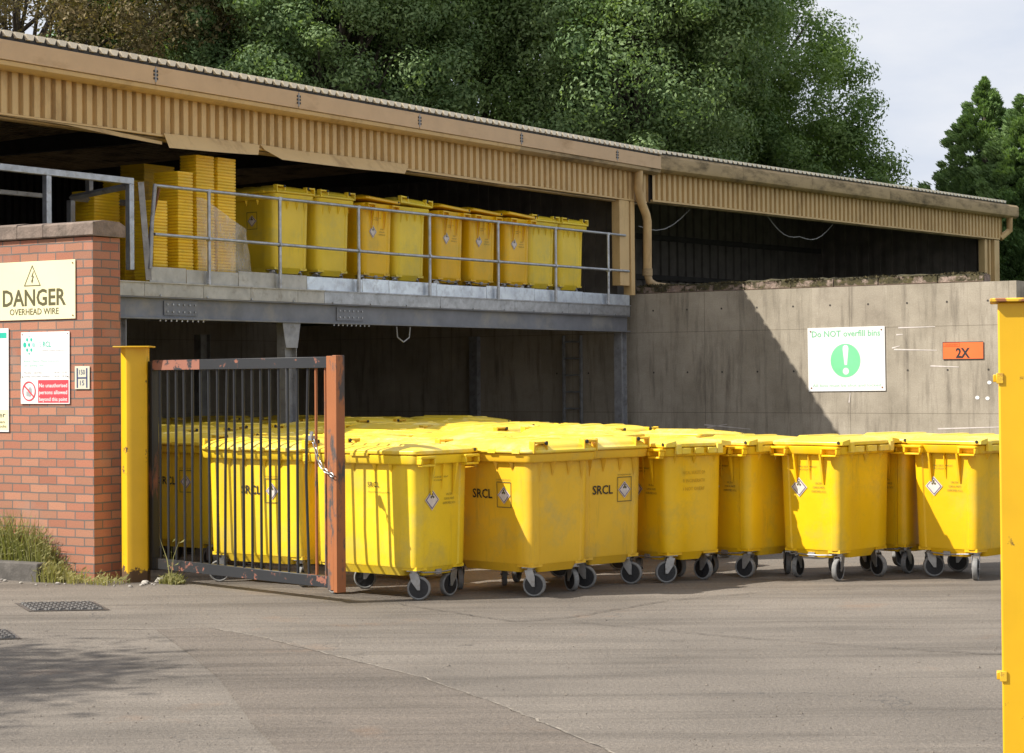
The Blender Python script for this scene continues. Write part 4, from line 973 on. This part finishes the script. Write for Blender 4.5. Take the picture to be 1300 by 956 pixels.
# roof with corrugations
def roof(m, s0, s1, b0, z0, b1, z1, mt):
    pitch = .152; s_ = s0; prof = []
    while s_ < s1: prof += [(s_, 0), (s_+.06, 0), (s_+.078, .035), (s_+.134, .035)]; s_ += pitch
    n = len(prof); V = [(p[0], b0, z0+p[1]) for p in prof]+[(p[0], b1, z1+p[1]) for p in prof]
    m.add(V, [(i, i+1, i+1+n, i+n) for i in range(n-1)], mt)
m = MB(); roof(m, -3.9, 12.0, -.19, 5.252, 8.2, 5.1, TANDARK); m.build('roof_sheeting', t)
m = MB(); m.box((-3.9, -.192, 5.206), (11.95, -.182, 5.306), DARKIN); m.build('gap_shade_strip', t)  # dark strip added so the gaps between sheet ends read as shade
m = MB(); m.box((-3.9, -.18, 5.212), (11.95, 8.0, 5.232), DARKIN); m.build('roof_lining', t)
m = MB(); s_ = -3.9
while s_ < 11.9:
    m.prism([(s_+.036, 5.242), (s_+.108, 5.242), (s_+.132, 5.302), (s_+.012, 5.302)], -.235, -.195, CREAM); s_ += .152
m.build('sheet_ends', t)
m = MB(); m.box((10.85, -.04, 3.16), (11.14, .10, 4.475), TAN); m.box((11.20, -.04, 3.02), (11.32, .10, 4.475), TAN); m.box((11.1405, -.01, 3.16), (11.1995, .09, 4.475), TANDARK); m.build('door_post', t, bev=.004)
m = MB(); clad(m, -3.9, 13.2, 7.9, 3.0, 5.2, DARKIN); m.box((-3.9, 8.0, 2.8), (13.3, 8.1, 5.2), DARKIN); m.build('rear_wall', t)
m = MB(); m.box((-3.9, 7.6, -.05), (13.4, 7.7, 2.79), CONC); m.build('basement_wall', t)
m = MB(); m.box((-4.0, -.0, 0), (-3.9, 7.6, 2.79), CONC); m.box((-4.0, .0, 2.791), (-3.9, 8, 5.2), DARKIN); m.build('side_wall', t)
m = MB()
k = .3
while k < 7.8: m.box((11.36, k, 2.99), (11.38, k+.10, 5.2), DARKB); m.box((11.38, k+.10, 2.99), (11.40, k+.2, 5.2), DARKB); k += .2
m.build('partition_cladding', t)
for k in range(4): part_box(t, 'rafter', (.5+k*3.4, .1, 4.95), (.62+k*3.4, 7.8, 5.18), DARKIN, 0)
# second bay
O2 = Fw(11.9, .0); A2 = math.atan2(10.4, 8.1); L2 = 12.80
t2 = thing('shed_bay', 'dirtier tan right-hand shed bay stepping back above the concrete wall', 'shed', O2, A2)
xs = [-.05, 2.4, 4.7, 7.6, 10.4, L2+.52]
for k, (a, b) in enumerate(zip(xs, xs[1:])):
    m = MB(); P = [(-.24, 5.20), (-.20, 5.24), (-.17, 5.16), (-.05, 5.16), (-.05, 4.99), (-.12, 4.965), (-.19, 4.975), (-.235, 5.01), (-.245, 5.05)]
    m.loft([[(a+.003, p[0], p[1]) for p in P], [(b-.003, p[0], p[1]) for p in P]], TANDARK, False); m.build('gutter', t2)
m = MB(); clad(m, 0, L2, -.045, 4.545, 5.0, TAN, .152); m.build('front_cladding', t2)
m = MB(); m.box((0, -.052, 4.515), (L2, .0, 4.543), TAN); m.build('drip_trim', t2)
m = MB(); m.box((.0, .02, 4.50), (L2, .12, 4.514), TANDARK); m.box((0, .02, 4.515), (L2, .035, 5.2), DARKIN); m.build('lintel', t2)
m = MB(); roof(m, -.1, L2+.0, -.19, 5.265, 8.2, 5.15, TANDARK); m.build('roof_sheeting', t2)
m = MB(); m.box((-.1, -.196, 5.235), (L2, -.188, 5.308), DARKIN); m.build('gap_shade_strip', t2)  # dark backing in place of shade between this bay's sheet ends
m = MB(); m.box((-.1, -.18, 5.245), (L2, 8.0, 5.262), DARKIN); m.build('roof_lining', t2)
m = MB(); s_ = 0
while s_ < L2-.1: m.prism([(s_+.036, 5.262), (s_+.110, 5.262), (s_+.130, 5.308), (s_+.014, 5.308)], -.225, -.204, CREAM); s_ += .152
m.build('sheet_ends', t2)
m = MB(); m.box((L2-.62, .0, 2.9), (L2-.50, .14, 4.50), TAN); m.box((L2-.40, .0, 2.9), (L2-.34, .14, 4.50), TAN); m.box((L2-.3395, .08, 2.9), (L2-.2405, .13, 4.50), TANDARK); m.box((L2-.24, -.04, 2.9), (L2-.01, .14, 4.50), TAN); m.build('end_post', t2, bev=.004)
m = MB(); m.tube([(L2+.28, -.14, 4.98), (L2+.28, -.14, 4.72), (L2+.08, -.02, 4.55)], .065, TAN, 12); m.build('downpipe_stub', t2)
m = MB(); clad(m, 0, L2+1.2, 4.2, 2.9, 5.25, DARKB, .30, .04); m.build('rear_cladding', t2)
m = MB(); m.box((-.05, 4.10, 3.62), (L2+1, 4.19, 3.72), DARKIN); m.box((-.05, 4.10, 4.4), (L2+1, 4.19, 4.5), DARKIN); m.build('sheeting_rail', t2)
m = MB(); m.box((0, .3, 2.9), (L2, 4.2, 2.99), DARKIN); m.build('floor_slab', t2)
m = MB(); k = .16
while k < 4.1: m.box((L2-.07, k, 2.9), (L2-.02, k+.14, 5.2), DARKC); m.box((L2-.02, k+.14, 2.9), (L2, k+.28, 5.2), DARKC); k += .28
m.box((L2-.09, .16, 3.62), (L2-.051, 4.1, 3.74), DARKIN); m.build('end_wall', t2)
# moss on gutter end
m = MB(); rq = random.Random(2)
for k in range(160):
    x = L2+.45-abs(rq.gauss(0, .35)); y = rq.uniform(-.2, -.06); h = rq.uniform(.02, .07)
    m.add([(x-.012, y, 5.16), (x+.012, y+.01, 5.16), (x+rq.uniform(-.02, .02), y, 5.20+h)], [(0, 1, 2)], LF_W)
m.build('gutter_moss', loc=O2, rz=A2, label='green moss tuft growing in the far right gutter end', cat='moss')
m = MB()
for k in range(60):
    x = 12.05+rq.gauss(0, .09); y = rq.uniform(-.2, -.1); h = rq.uniform(.03, .16)
    m.add([(x-.008, y, 5.2), (x+.008, y+.01, 5.2), (x+rq.uniform(-.05, .05), y, 5.2+h)], [(0, 1, 2)], LF_W)
m.build('gutter_weed', loc=C0, rz=ANG, label='small weed sprouting where the two gutters meet', cat='weed')
# downpipe
t = thing('downpipe', 'tan rainwater pipe bending down beside the shed post onto the wall', 'downpipe', C0, ANG)
m = MB(); m.tube([(11.30, -.13, 4.95), (11.28, -.13, 4.66), (11.33, -.13, 4.52), (11.52, -.13, 4.28), (11.56, -.13, 4.18), (11.55, -.13, 3.42)], .068, TAN, 14); m.build('pipe', t)
m = MB(); m.tube([(11.55, -.13, 3.44), (11.55, -.13, 3.33)], .080, TANDARK, 14); m.build('collar', t)
m = MB(); m.tube([(11.55, -.13, 3.35), (11.57, -.15, 3.24), (11.66, -.22, 3.17), (11.80, -.35, 3.145), (12.05, -.62, 3.135)], .062, TANDARK, 14); m.build('shoe', t)
# loose cables
def cable(name, pts, lab):
    m = MB(); P = []
    for k in range(len(pts)-1):
        a, b = Vector(pts[k]), Vector(pts[k+1])
        for q in range(6): u = q/6; P.append(a.lerp(b, u)-Vector((0, 0, .12*math.sin(math.pi*u)*(b-a).length)))
    P.append(Vector(pts[-1])); m.tube(P, .008, CABLE, 6); m.build(name, loc=O2, rz=A2, label=lab, cat='cable')
cable('hanging_cable', [(.1, .3, 4.15), (1.6, .3, 4.5)], 'thin grey cable drooping beside the downpipe')
cable('hanging_cable', [(4.0, .25, 4.52), (5.1, .25, 4.22), (6.3, .25, 4.5)], 'thin cable sagging from the lintel of the right-hand shed bay')
m = MB(); m.tube([(5.1, .02, 2.44), (5.12, .02, 2.30), (5.25, .02, 2.24), (5.38, .02, 2.30), (5.40, .02, 2.44)], .009, CABLE, 6); m.build('cable_loop', loc=C0, rz=ANG, label='small cable loop hanging below the deck beam', cat='cable')

# ------------------------------------------------------------------ concrete wall
t = thing('concrete_wall', 'tall board-marked concrete retaining wall behind the bins', 'wall', W0, WANG)
m = MB(); m.box((-9.5, 0, -.1), (-.12, .30, 2.695), CONC); m.box((-.12, 0, -.1), (6.21, .30, 3.045), CONC); m.build('wall_slab', t)
m = MB(); m.box((-4.9, -.16, 0), (-4.5, -.003, 2.44), CONC) if False else m.box((-3.22, -.10, 0), (-3.06, -.003, 2.44), GALVD); m.build('wall_stanchion', t)
def chalk(m):
    for a, b in (((5.05-.62, 2.43), (5.0, 2.435)), ((4.36, 2.12), (5.02, 2.10)), ((4.33, 2.14), (4.45, 2.17)), ((4.40, 2.33), (4.50, 2.335)), ((4.92, 1.88), (5.35, 1.86)), ((5.02, .99), (6.15, 1.03)), ((1.2, 1.02), (2.0, .96)), ((1.25, .98), (1.6, 1.03)), ((3.64, 1.36), (3.66, 1.5))):
        d = Vector((b[0]-a[0], b[1]-a[1])).normalized(); n = Vector((-d.y, d.x))*.010
        m.add([(a[0]-n.x, -.003, a[1]-n.y), (b[0]-n.x*.4, -.003, b[1]-n.y*.4), (b[0]+n.x*.4, -.003, b[1]+n.y*.4), (a[0]+n.x, -.003, a[1]+n.y)], [(0, 1, 2, 3)], OFFW)
    for x, z in ((5.80, 1.64), (5.62, 1.43), (5.77, 1.42), (5.1, .8)):
        m.add([(x+.032*math.cos(k*math.pi/5), -.004, z+.026*math.sin(k*math.pi/5)) for k in range(10)], [tuple(range(10))], WHITE)
mm = MB(); chalk(mm); mm.build('chalk_marks', t)
m = MB()
for ix in range(-3, 10):
    for zz in (.62, 1.82, 2.78):
        m.add([(ix*.61+.3+.016*math.cos(k*math.pi/4), -.0025, zz+.016*math.sin(k*math.pi/4)) for k in range(8)], [tuple(range(8))], DARKJ)
m.build('tie_holes', t)
# mossy coping stones on the wall
t = thing('mossy_coping', 'row of mossy coping stones lying along the top of the concrete wall', 'coping', (W0[0], W0[1], 3.05), WANG)
x = -.05; rc = random.Random(8)
for w in (.48, .42, .5, .55, .78, .70, .72, .92, .86):
    if x+w > 5.85: w = 5.72-x
    m = MB(); h = rc.uniform(.105, .135); sg = 6; rings = []
    for k in range(sg+1):
        xx = x+.008+(w-.016)*k/sg; d = rc.uniform(-.012, .012); rings.append([(xx, .04+d*.6, 0), (xx, .29, 0), (xx, .29, h+d), (xx, .16, h+.02+d), (xx, .055+d, h+d)])
    m.loft(rings, MOSSY, False); o = m.build('coping_stone', t, bev=.014, seg=2); x += w
m = MB()
for k in range(1500):
    xx = rc.uniform(-.02, 5.7); yy = rc.uniform(.03, .25); h = rc.uniform(.01, .04)*(1+.8*math.sin(xx*5))
    a = rc.uniform(0, 3.14); m.add([(xx-.03*math.cos(a), yy-.03*math.sin(a), .112), (xx+.03*math.cos(a), yy+.03*math.sin(a), .112), (xx+rc.uniform(-.02, .02), yy+rc.uniform(-.02, .02), .122+abs(h)*.55)], [(0, 1, 2)], MOSSD)
m.build('moss_growth', t)
# signs on the concrete
t = sign('overfill_sign', 'white sign with green exclamation disc reading Do NOT overfill bins', 3.605, 1.99, 1.24, .93, WHITE, W0, WANG, -.014, R(-.4))
def ov(m):
    m.text('Do NOT overfill bins', 0, .33, .092, PALEG, w=1.10, bold=.018); m.text('All bins must be shut and locked', 0, -.40, .042, PALEG2, w=1.10, bold=.012)
part(t, 'lettering', ov)
def disc(m):
    n = 40; m.add([(.24*math.cos(2*math.pi*k/n)-.01, -.0015, -.02+.245*math.sin(2*math.pi*k/n)) for k in range(n)], [tuple(range(n))], GREEN)
    P = [(-.025, -.085), (.015, -.085), (.042, .15), (.036, .185), (.015, .205), (-.022, .205), (-.046, .185), (-.052, .15)]
    m.add([(p[0], -.003, p[1]) for p in P], [tuple(range(len(P)))], WHITE)
    m.add([(.05*math.cos(2*math.pi*k/20)-.005, -.003, -.175+.05*math.sin(2*math.pi*k/20)) for k in range(20)], [tuple(range(20))], WHITE)
part(t, 'exclamation_symbol', disc); screws(t, 1.24, .93, .012, .05)
t = sign('hazard_code_plate', 'small orange plate marked 2X on the concrete wall', 5.418, 2.09, .61, .245, ORANGE, W0, WANG, -.014)
def hz(m):
    m.text('2X', .0, -.098, .135, BLACK, w=.21, bold=.035)
    m.add([(-.295, -.0012, .055), (-.05, -.0012, .055), (-.05, -.0012, .112), (-.295, -.0012, .112)], [(0, 1, 2, 3)], DRED)
    m.add([(-.29, -.002, .06), (-.055, -.002, .06), (-.055, -.002, .107), (-.29, -.002, .107)], [(0, 1, 2, 3)], ORANGE); m.text('HAZCHEM', -.172, .070, .026, DRED, w=.19, off=.003)
    for x0, z0, x1, z1 in ((-.305, -.1225, .305, -.1155), (-.305, .1155, .305, .1225), (-.305, -.1155, -.300, .1155), (.300, -.1155, .305, .1155)): m.add([(x0, -.0012, z0), (x1, -.0012, z0), (x1, -.0012, z1), (x0, -.0012, z1)], [(0, 1, 2, 3)], BLACK)
part(t, 'lettering', hz)
# ladder
p = frame_pt(W0, WANG, -1.16, -.10)
t = thing('ladder', 'aluminium ladder standing against the shaded concrete wall under the deck', 'ladder', p, WANG)
for sx in (-1, 1):
    m = MB(); m.box((sx*.165-.012, -.03, 0), (sx*.165+.012, .03, 2.42), GALV); m.build('stile', t)
for k in range(9):
    m = MB(); m.tube([(-.152, 0, .2+.265*k), (.152, 0, .2+.265*k)], .014, GALV, 8); m.build('rung', t)

# ------------------------------------------------------------------ trees
def scatter_mesh(name, C, Rr, n, ll, lw, mat, seed, up=.25, spray=None):
    g = np.random.default_rng(seed); k = g.integers(0, len(C), n); c = C[k]; r = Rr[k][:, None]
    d = g.normal(size=(n, 3)); d /= np.linalg.norm(d, axis=1)[:, None]
    pos = c+d*r*(g.random((n, 1))**.45)*np.array([1, 1, .75])
    if spray is None:
        nrm = d*1.15+g.normal(size=(n, 3))*.48+np.array([0, 0, up]); nrm /= np.linalg.norm(nrm, axis=1)[:, None]
        a = np.cross(nrm, g.normal(size=(n, 3))); a /= np.linalg.norm(a, axis=1)[:, None]
    else:
        ctr = spray; out = pos-ctr; out[:, 2] = 0; out /= (np.linalg.norm(out, axis=1)[:, None]+1e-6)
        a = out+np.array([0, 0, .75])+g.normal(size=(n, 3))*.33; a /= np.linalg.norm(a, axis=1)[:, None]
        nrm = np.cross(a, g.normal(size=(n, 3))); nrm /= np.linalg.norm(nrm, axis=1)[:, None]
    b = np.cross(nrm, a); s = g.uniform(.6, 1.3, (n, 1)); L = a*ll*s; W = b*lw*s; dr = nrm*ll*.18*s
    V = np.stack([pos-L*.5, pos+W*.5+dr*.5, pos+L*.5, pos-W*.5+dr*.5], 1).reshape(-1, 3).astype(np.float32)
    me = bpy.data.meshes.new(name); me.vertices.add(4*n); me.vertices.foreach_set('co', V.ravel())
    me.loops.add(4*n); me.loops.foreach_set('vertex_index', np.arange(4*n, dtype=np.int32))
    me.polygons.add(n); me.polygons.foreach_set('loop_start', np.arange(0, 4*n, 4, dtype=np.int32)); me.polygons.foreach_set('loop_total', np.full(n, 4, dtype=np.int32))
    me.materials.append(mat); me.update(); me.validate(); return me
def tree(name, label, loc, blobs, nclump, n, ll, mat, seed, cr=(.45, 1.05), trunk=.28, group='trees behind the shed', surf=.55, dead=0, lw=.5):
    g = np.random.default_rng(seed); t = thing(name, label, 'tree', loc, 0, group)
    C = []; wts = np.array([b[3]*b[4]*b[5] for b in blobs]); wts = wts/wts.sum()
    for _ in range(nclump):
        b = blobs[g.choice(len(blobs), p=wts)]; d = g.normal(size=3); d /= np.linalg.norm(d); rr = g.random()**(.33*surf)
        C.append([b[0]+d[0]*b[3]*rr, b[1]+d[1]*b[4]*rr, b[2]+d[2]*b[5]*rr])
    C = np.array(C); Rr = g.uniform(cr[0], cr[1], nclump)
    o = bpy.data.objects.new('crown', scatter_mesh('crown', C, Rr, n, ll, ll*lw, mat, seed+1)); COL.objects.link(o); o.parent = t
    m = MB(); q = random.Random(seed); zc = np.mean([b[2] for b in blobs])
    m.tube([(0, 0, -.1), (.05, .02, zc*.3), (-.05, .05, zc*.6), (0, 0, zc*1.1)], [trunk, trunk*.8, trunk*.6, trunk*.3], BARK, 9)
    for k in range(0, nclump, max(1, nclump//46)):
        c = C[k]; z0 = q.uniform(zc*.35, zc*.95); mid = (c[0]*.45, c[1]*.45, z0+(c[2]-z0)*.6)
        m.tube([(0, 0, z0), mid, tuple(c)], [trunk*.32, trunk*.2, .02], BARK, 5)
    m.build('trunk', t)
    return t
tree('broadleaf_tree', 'bronze-tinged thin-crowned tree at the top left with sky showing through', (-10.6, 44, 0), [(0, 0, 10.2, 4.6, 3.6, 3.6), (3.0, 1, 9.8, 2.6, 2.4, 2.6), (-3.2, 0, 9.2, 3, 3, 3)], 300, 120000, .11, LF_B, 31, trunk=.16)
tree('broadleaf_tree', 'dark green tree between the bronze tree and the pale branched one', (-7.0, 48.5, 0), [(0, 0, 9.4, 3.6, 3.4, 3.8), (1.5, 0, 11.5, 3.0, 3, 2.8)], 340, 190000, .105, LF_G, 32, trunk=.2)
tree('broadleaf_tree', 'grey-green tree with pale bare twigs, left of the top middle', (-4.1, 44.5, 0), [(0, 0, 9.0, 3.3, 2.8, 3.6), (.8, 0, 11.3, 3.0, 2.5, 2.6)], 340, 200000, .10, LF_G2, 33, cr=(.35, .8), trunk=.2)
tree('broadleaf_tree', 'leafy mid green tree at the top middle with drooping seed clusters', (-.6, 48, 0), [(0, 0, 9.0, 3.4, 3, 3.9), (-.6, 0, 11.5, 3.1, 2.6, 2.4)], 360, 200000, .10, LF_O, 34, trunk=.2)
tree('broadleaf_tree', 'dense deep green tree right of the top middle', (2.9, 45.5, 2.9), [(0, 0, 6.0, 3.0, 2.8, 3.6), (.2, 0, 8.2, 2.9, 2.6, 2.4)], 360, 190000, .105, LF_G2, 35, trunk=.18)
tree('broadleaf_tree', 'large olive-tinted tree whose right edge stands against the sky', (5.9, 50, 2.9), [(0, 0, 3.0, 3.45, 3.2, 3.2), (-.35, 0, 5.6, 3.3, 3.0, 3.0), (-1.1, 0, 8.4, 2.4, 2.6, 2.4), (1.0, -.3, 2.9, 2.5, 2.3, 2.3), (-2.6, -.5, 4.5, 2.4, 2.4, 3.6)], 700, 280000, .10, LF_O, 36, cr=(.32, .85), surf=.5)
tree('broadleaf_tree', 'far dark tree filling the gap low behind the bronze tree', (-9.0, 58, 0), [(0, 0, 8.0, 6, 3, 4.2)], 170, 60000, .18, LF_G, 37)
tree('broadleaf_tree', 'far dark tree low behind the middle trees', (1.0, 60, 0), [(0, 0, 9.0, 6.5, 3, 4.6)], 180, 70000, .18, LF_G, 38)
def conifer(label, loc, h, r, n, seed, lean=0):
    g = np.random.default_rng(seed); t = thing('conifer', label, 'tree', loc, 0, 'conifers right of the shed')
    C = []; Rr = []
    for _ in range(720):
        u = g.random()**.75; z = h*(1-u)*.985; rad = r*min(1, (u*1.75)**.85)*(.78+.30*g.random()); a = g.uniform(0, 6.283)
        rr = rad*g.random()**.25; C.append([math.cos(a)*rr+lean*(z/h)**2, math.sin(a)*rr, z+.25*rr]); Rr.append(g.uniform(.12, .28)*(1-.5*z/h))
    for k in range(9): C.append([lean, 0, h-.02-.05*k]); Rr.append(.03+.012*k)
    o = bpy.data.objects.new('crown', scatter_mesh('crown', np.array(C), np.array(Rr), n, .12, .032, LF_C, seed, spray=np.array([0, 0, 0]))); COL.objects.link(o); o.parent = t
    m = MB(); m.tube([(0, 0, 0), (0, 0, h*.6), (lean, 0, h-.15)], [.16, .09, .015], BARK, 8); m.build('trunk', t)
conifer('pointed conifer with spiky tip right of the big tree', (11.15, 48, 2.9), 5.8, 1.6, 120000, 41)
conifer('broad bright conifer cut off by the right edge of the photo', (11.95, 46.5, 2.9), 5.7, 1.75, 120000, 42, .15)
conifer('conifer low behind the far shed corner', (12.0, 51, 2.9), 4.6, 1.9, 90000, 43)
# roadside tree left of the picture whose shade reaches the ground at the lower left
tree('broadleaf_tree', 'slim roadside tree out of frame whose shade falls at the lower left', (-11.0, 10.0, 0), [(0, 0, 7.0, 1.5, 2.0, 1.2)], 40, 8000, .16, LF_G, 39, group='roadside trees', trunk=.14)

# ------------------------------------------------------------------ camera, light, world
cam = bpy.data.cameras.new('camera'); co = bpy.data.objects.new('camera', cam); COL.objects.link(co); sc.camera = co
cam.sensor_width = 36; cam.lens = 72; cam.clip_end = 2000; cam.shift_y = -44.5/1300
co.matrix_world = Matrix.Translation((0, 0, 1.79)) @ Matrix.Rotation(R(90.96), 4, 'X') @ Matrix.Rotation(R(-.49), 4, 'Z')
SUN = Vector((.96, .22, -.95)).normalized()
sl = bpy.data.lights.new('sun', 'SUN'); sl.energy = 5.0; sl.angle = R(.5); sl.color = (1, .94, .84)
so = bpy.data.objects.new('sun', sl); COL.objects.link(so); so.rotation_euler = SUN.to_track_quat('-Z', 'Y').to_euler(); so.location = (-20, 0, 30)
w = bpy.data.worlds.new('World'); sc.world = w; w.use_nodes = True; nt = w.node_tree; nt.nodes.clear()
out = nt.nodes.new('ShaderNodeOutputWorld'); bg = nt.nodes.new('ShaderNodeBackground'); sky = nt.nodes.new('ShaderNodeTexSky')
sky.sky_type = 'NISHITA'; sky.sun_disc = False; sky.sun_elevation = math.asin(-SUN.z); sky.sun_rotation = math.atan2(-SUN.x, -SUN.y); sky.altitude = 100
sky.dust_density = 2.0
tc = nt.nodes.new('ShaderNodeTexCoord')
n1 = noise(nt, tc.outputs['Generated'], 2.6, 7, .55, (1, 1, 3.2))
cl = mixc(nt, ramp(nt, n1, .40, .60), (4.9, 5.3, 6.1), (6.7, 6.7, 6.85))
fac = ramp(nt, noise(nt, tc.outputs['Generated'], 1.7, 6, .6, (1, 1, 2.6)), .30, .52)
fm = N_(nt, 'ShaderNodeMapRange'); fm.inputs['To Min'].default_value = .45; fm.inputs['To Max'].default_value = .95; nt.links.new(fac, fm.inputs['Value'])
c = mixc(nt, fm.outputs[0], sky.outputs[0], cl)
nt.links.new(c, bg.inputs['Color']); bg.inputs['Strength'].default_value = .098; nt.links.new(bg.outputs[0], out.inputs[0])
sc.view_settings.view_transform = 'Standard'; sc.view_settings.look = 'None'; sc.view_settings.gamma = 1; sc.view_settings.exposure = 0.56
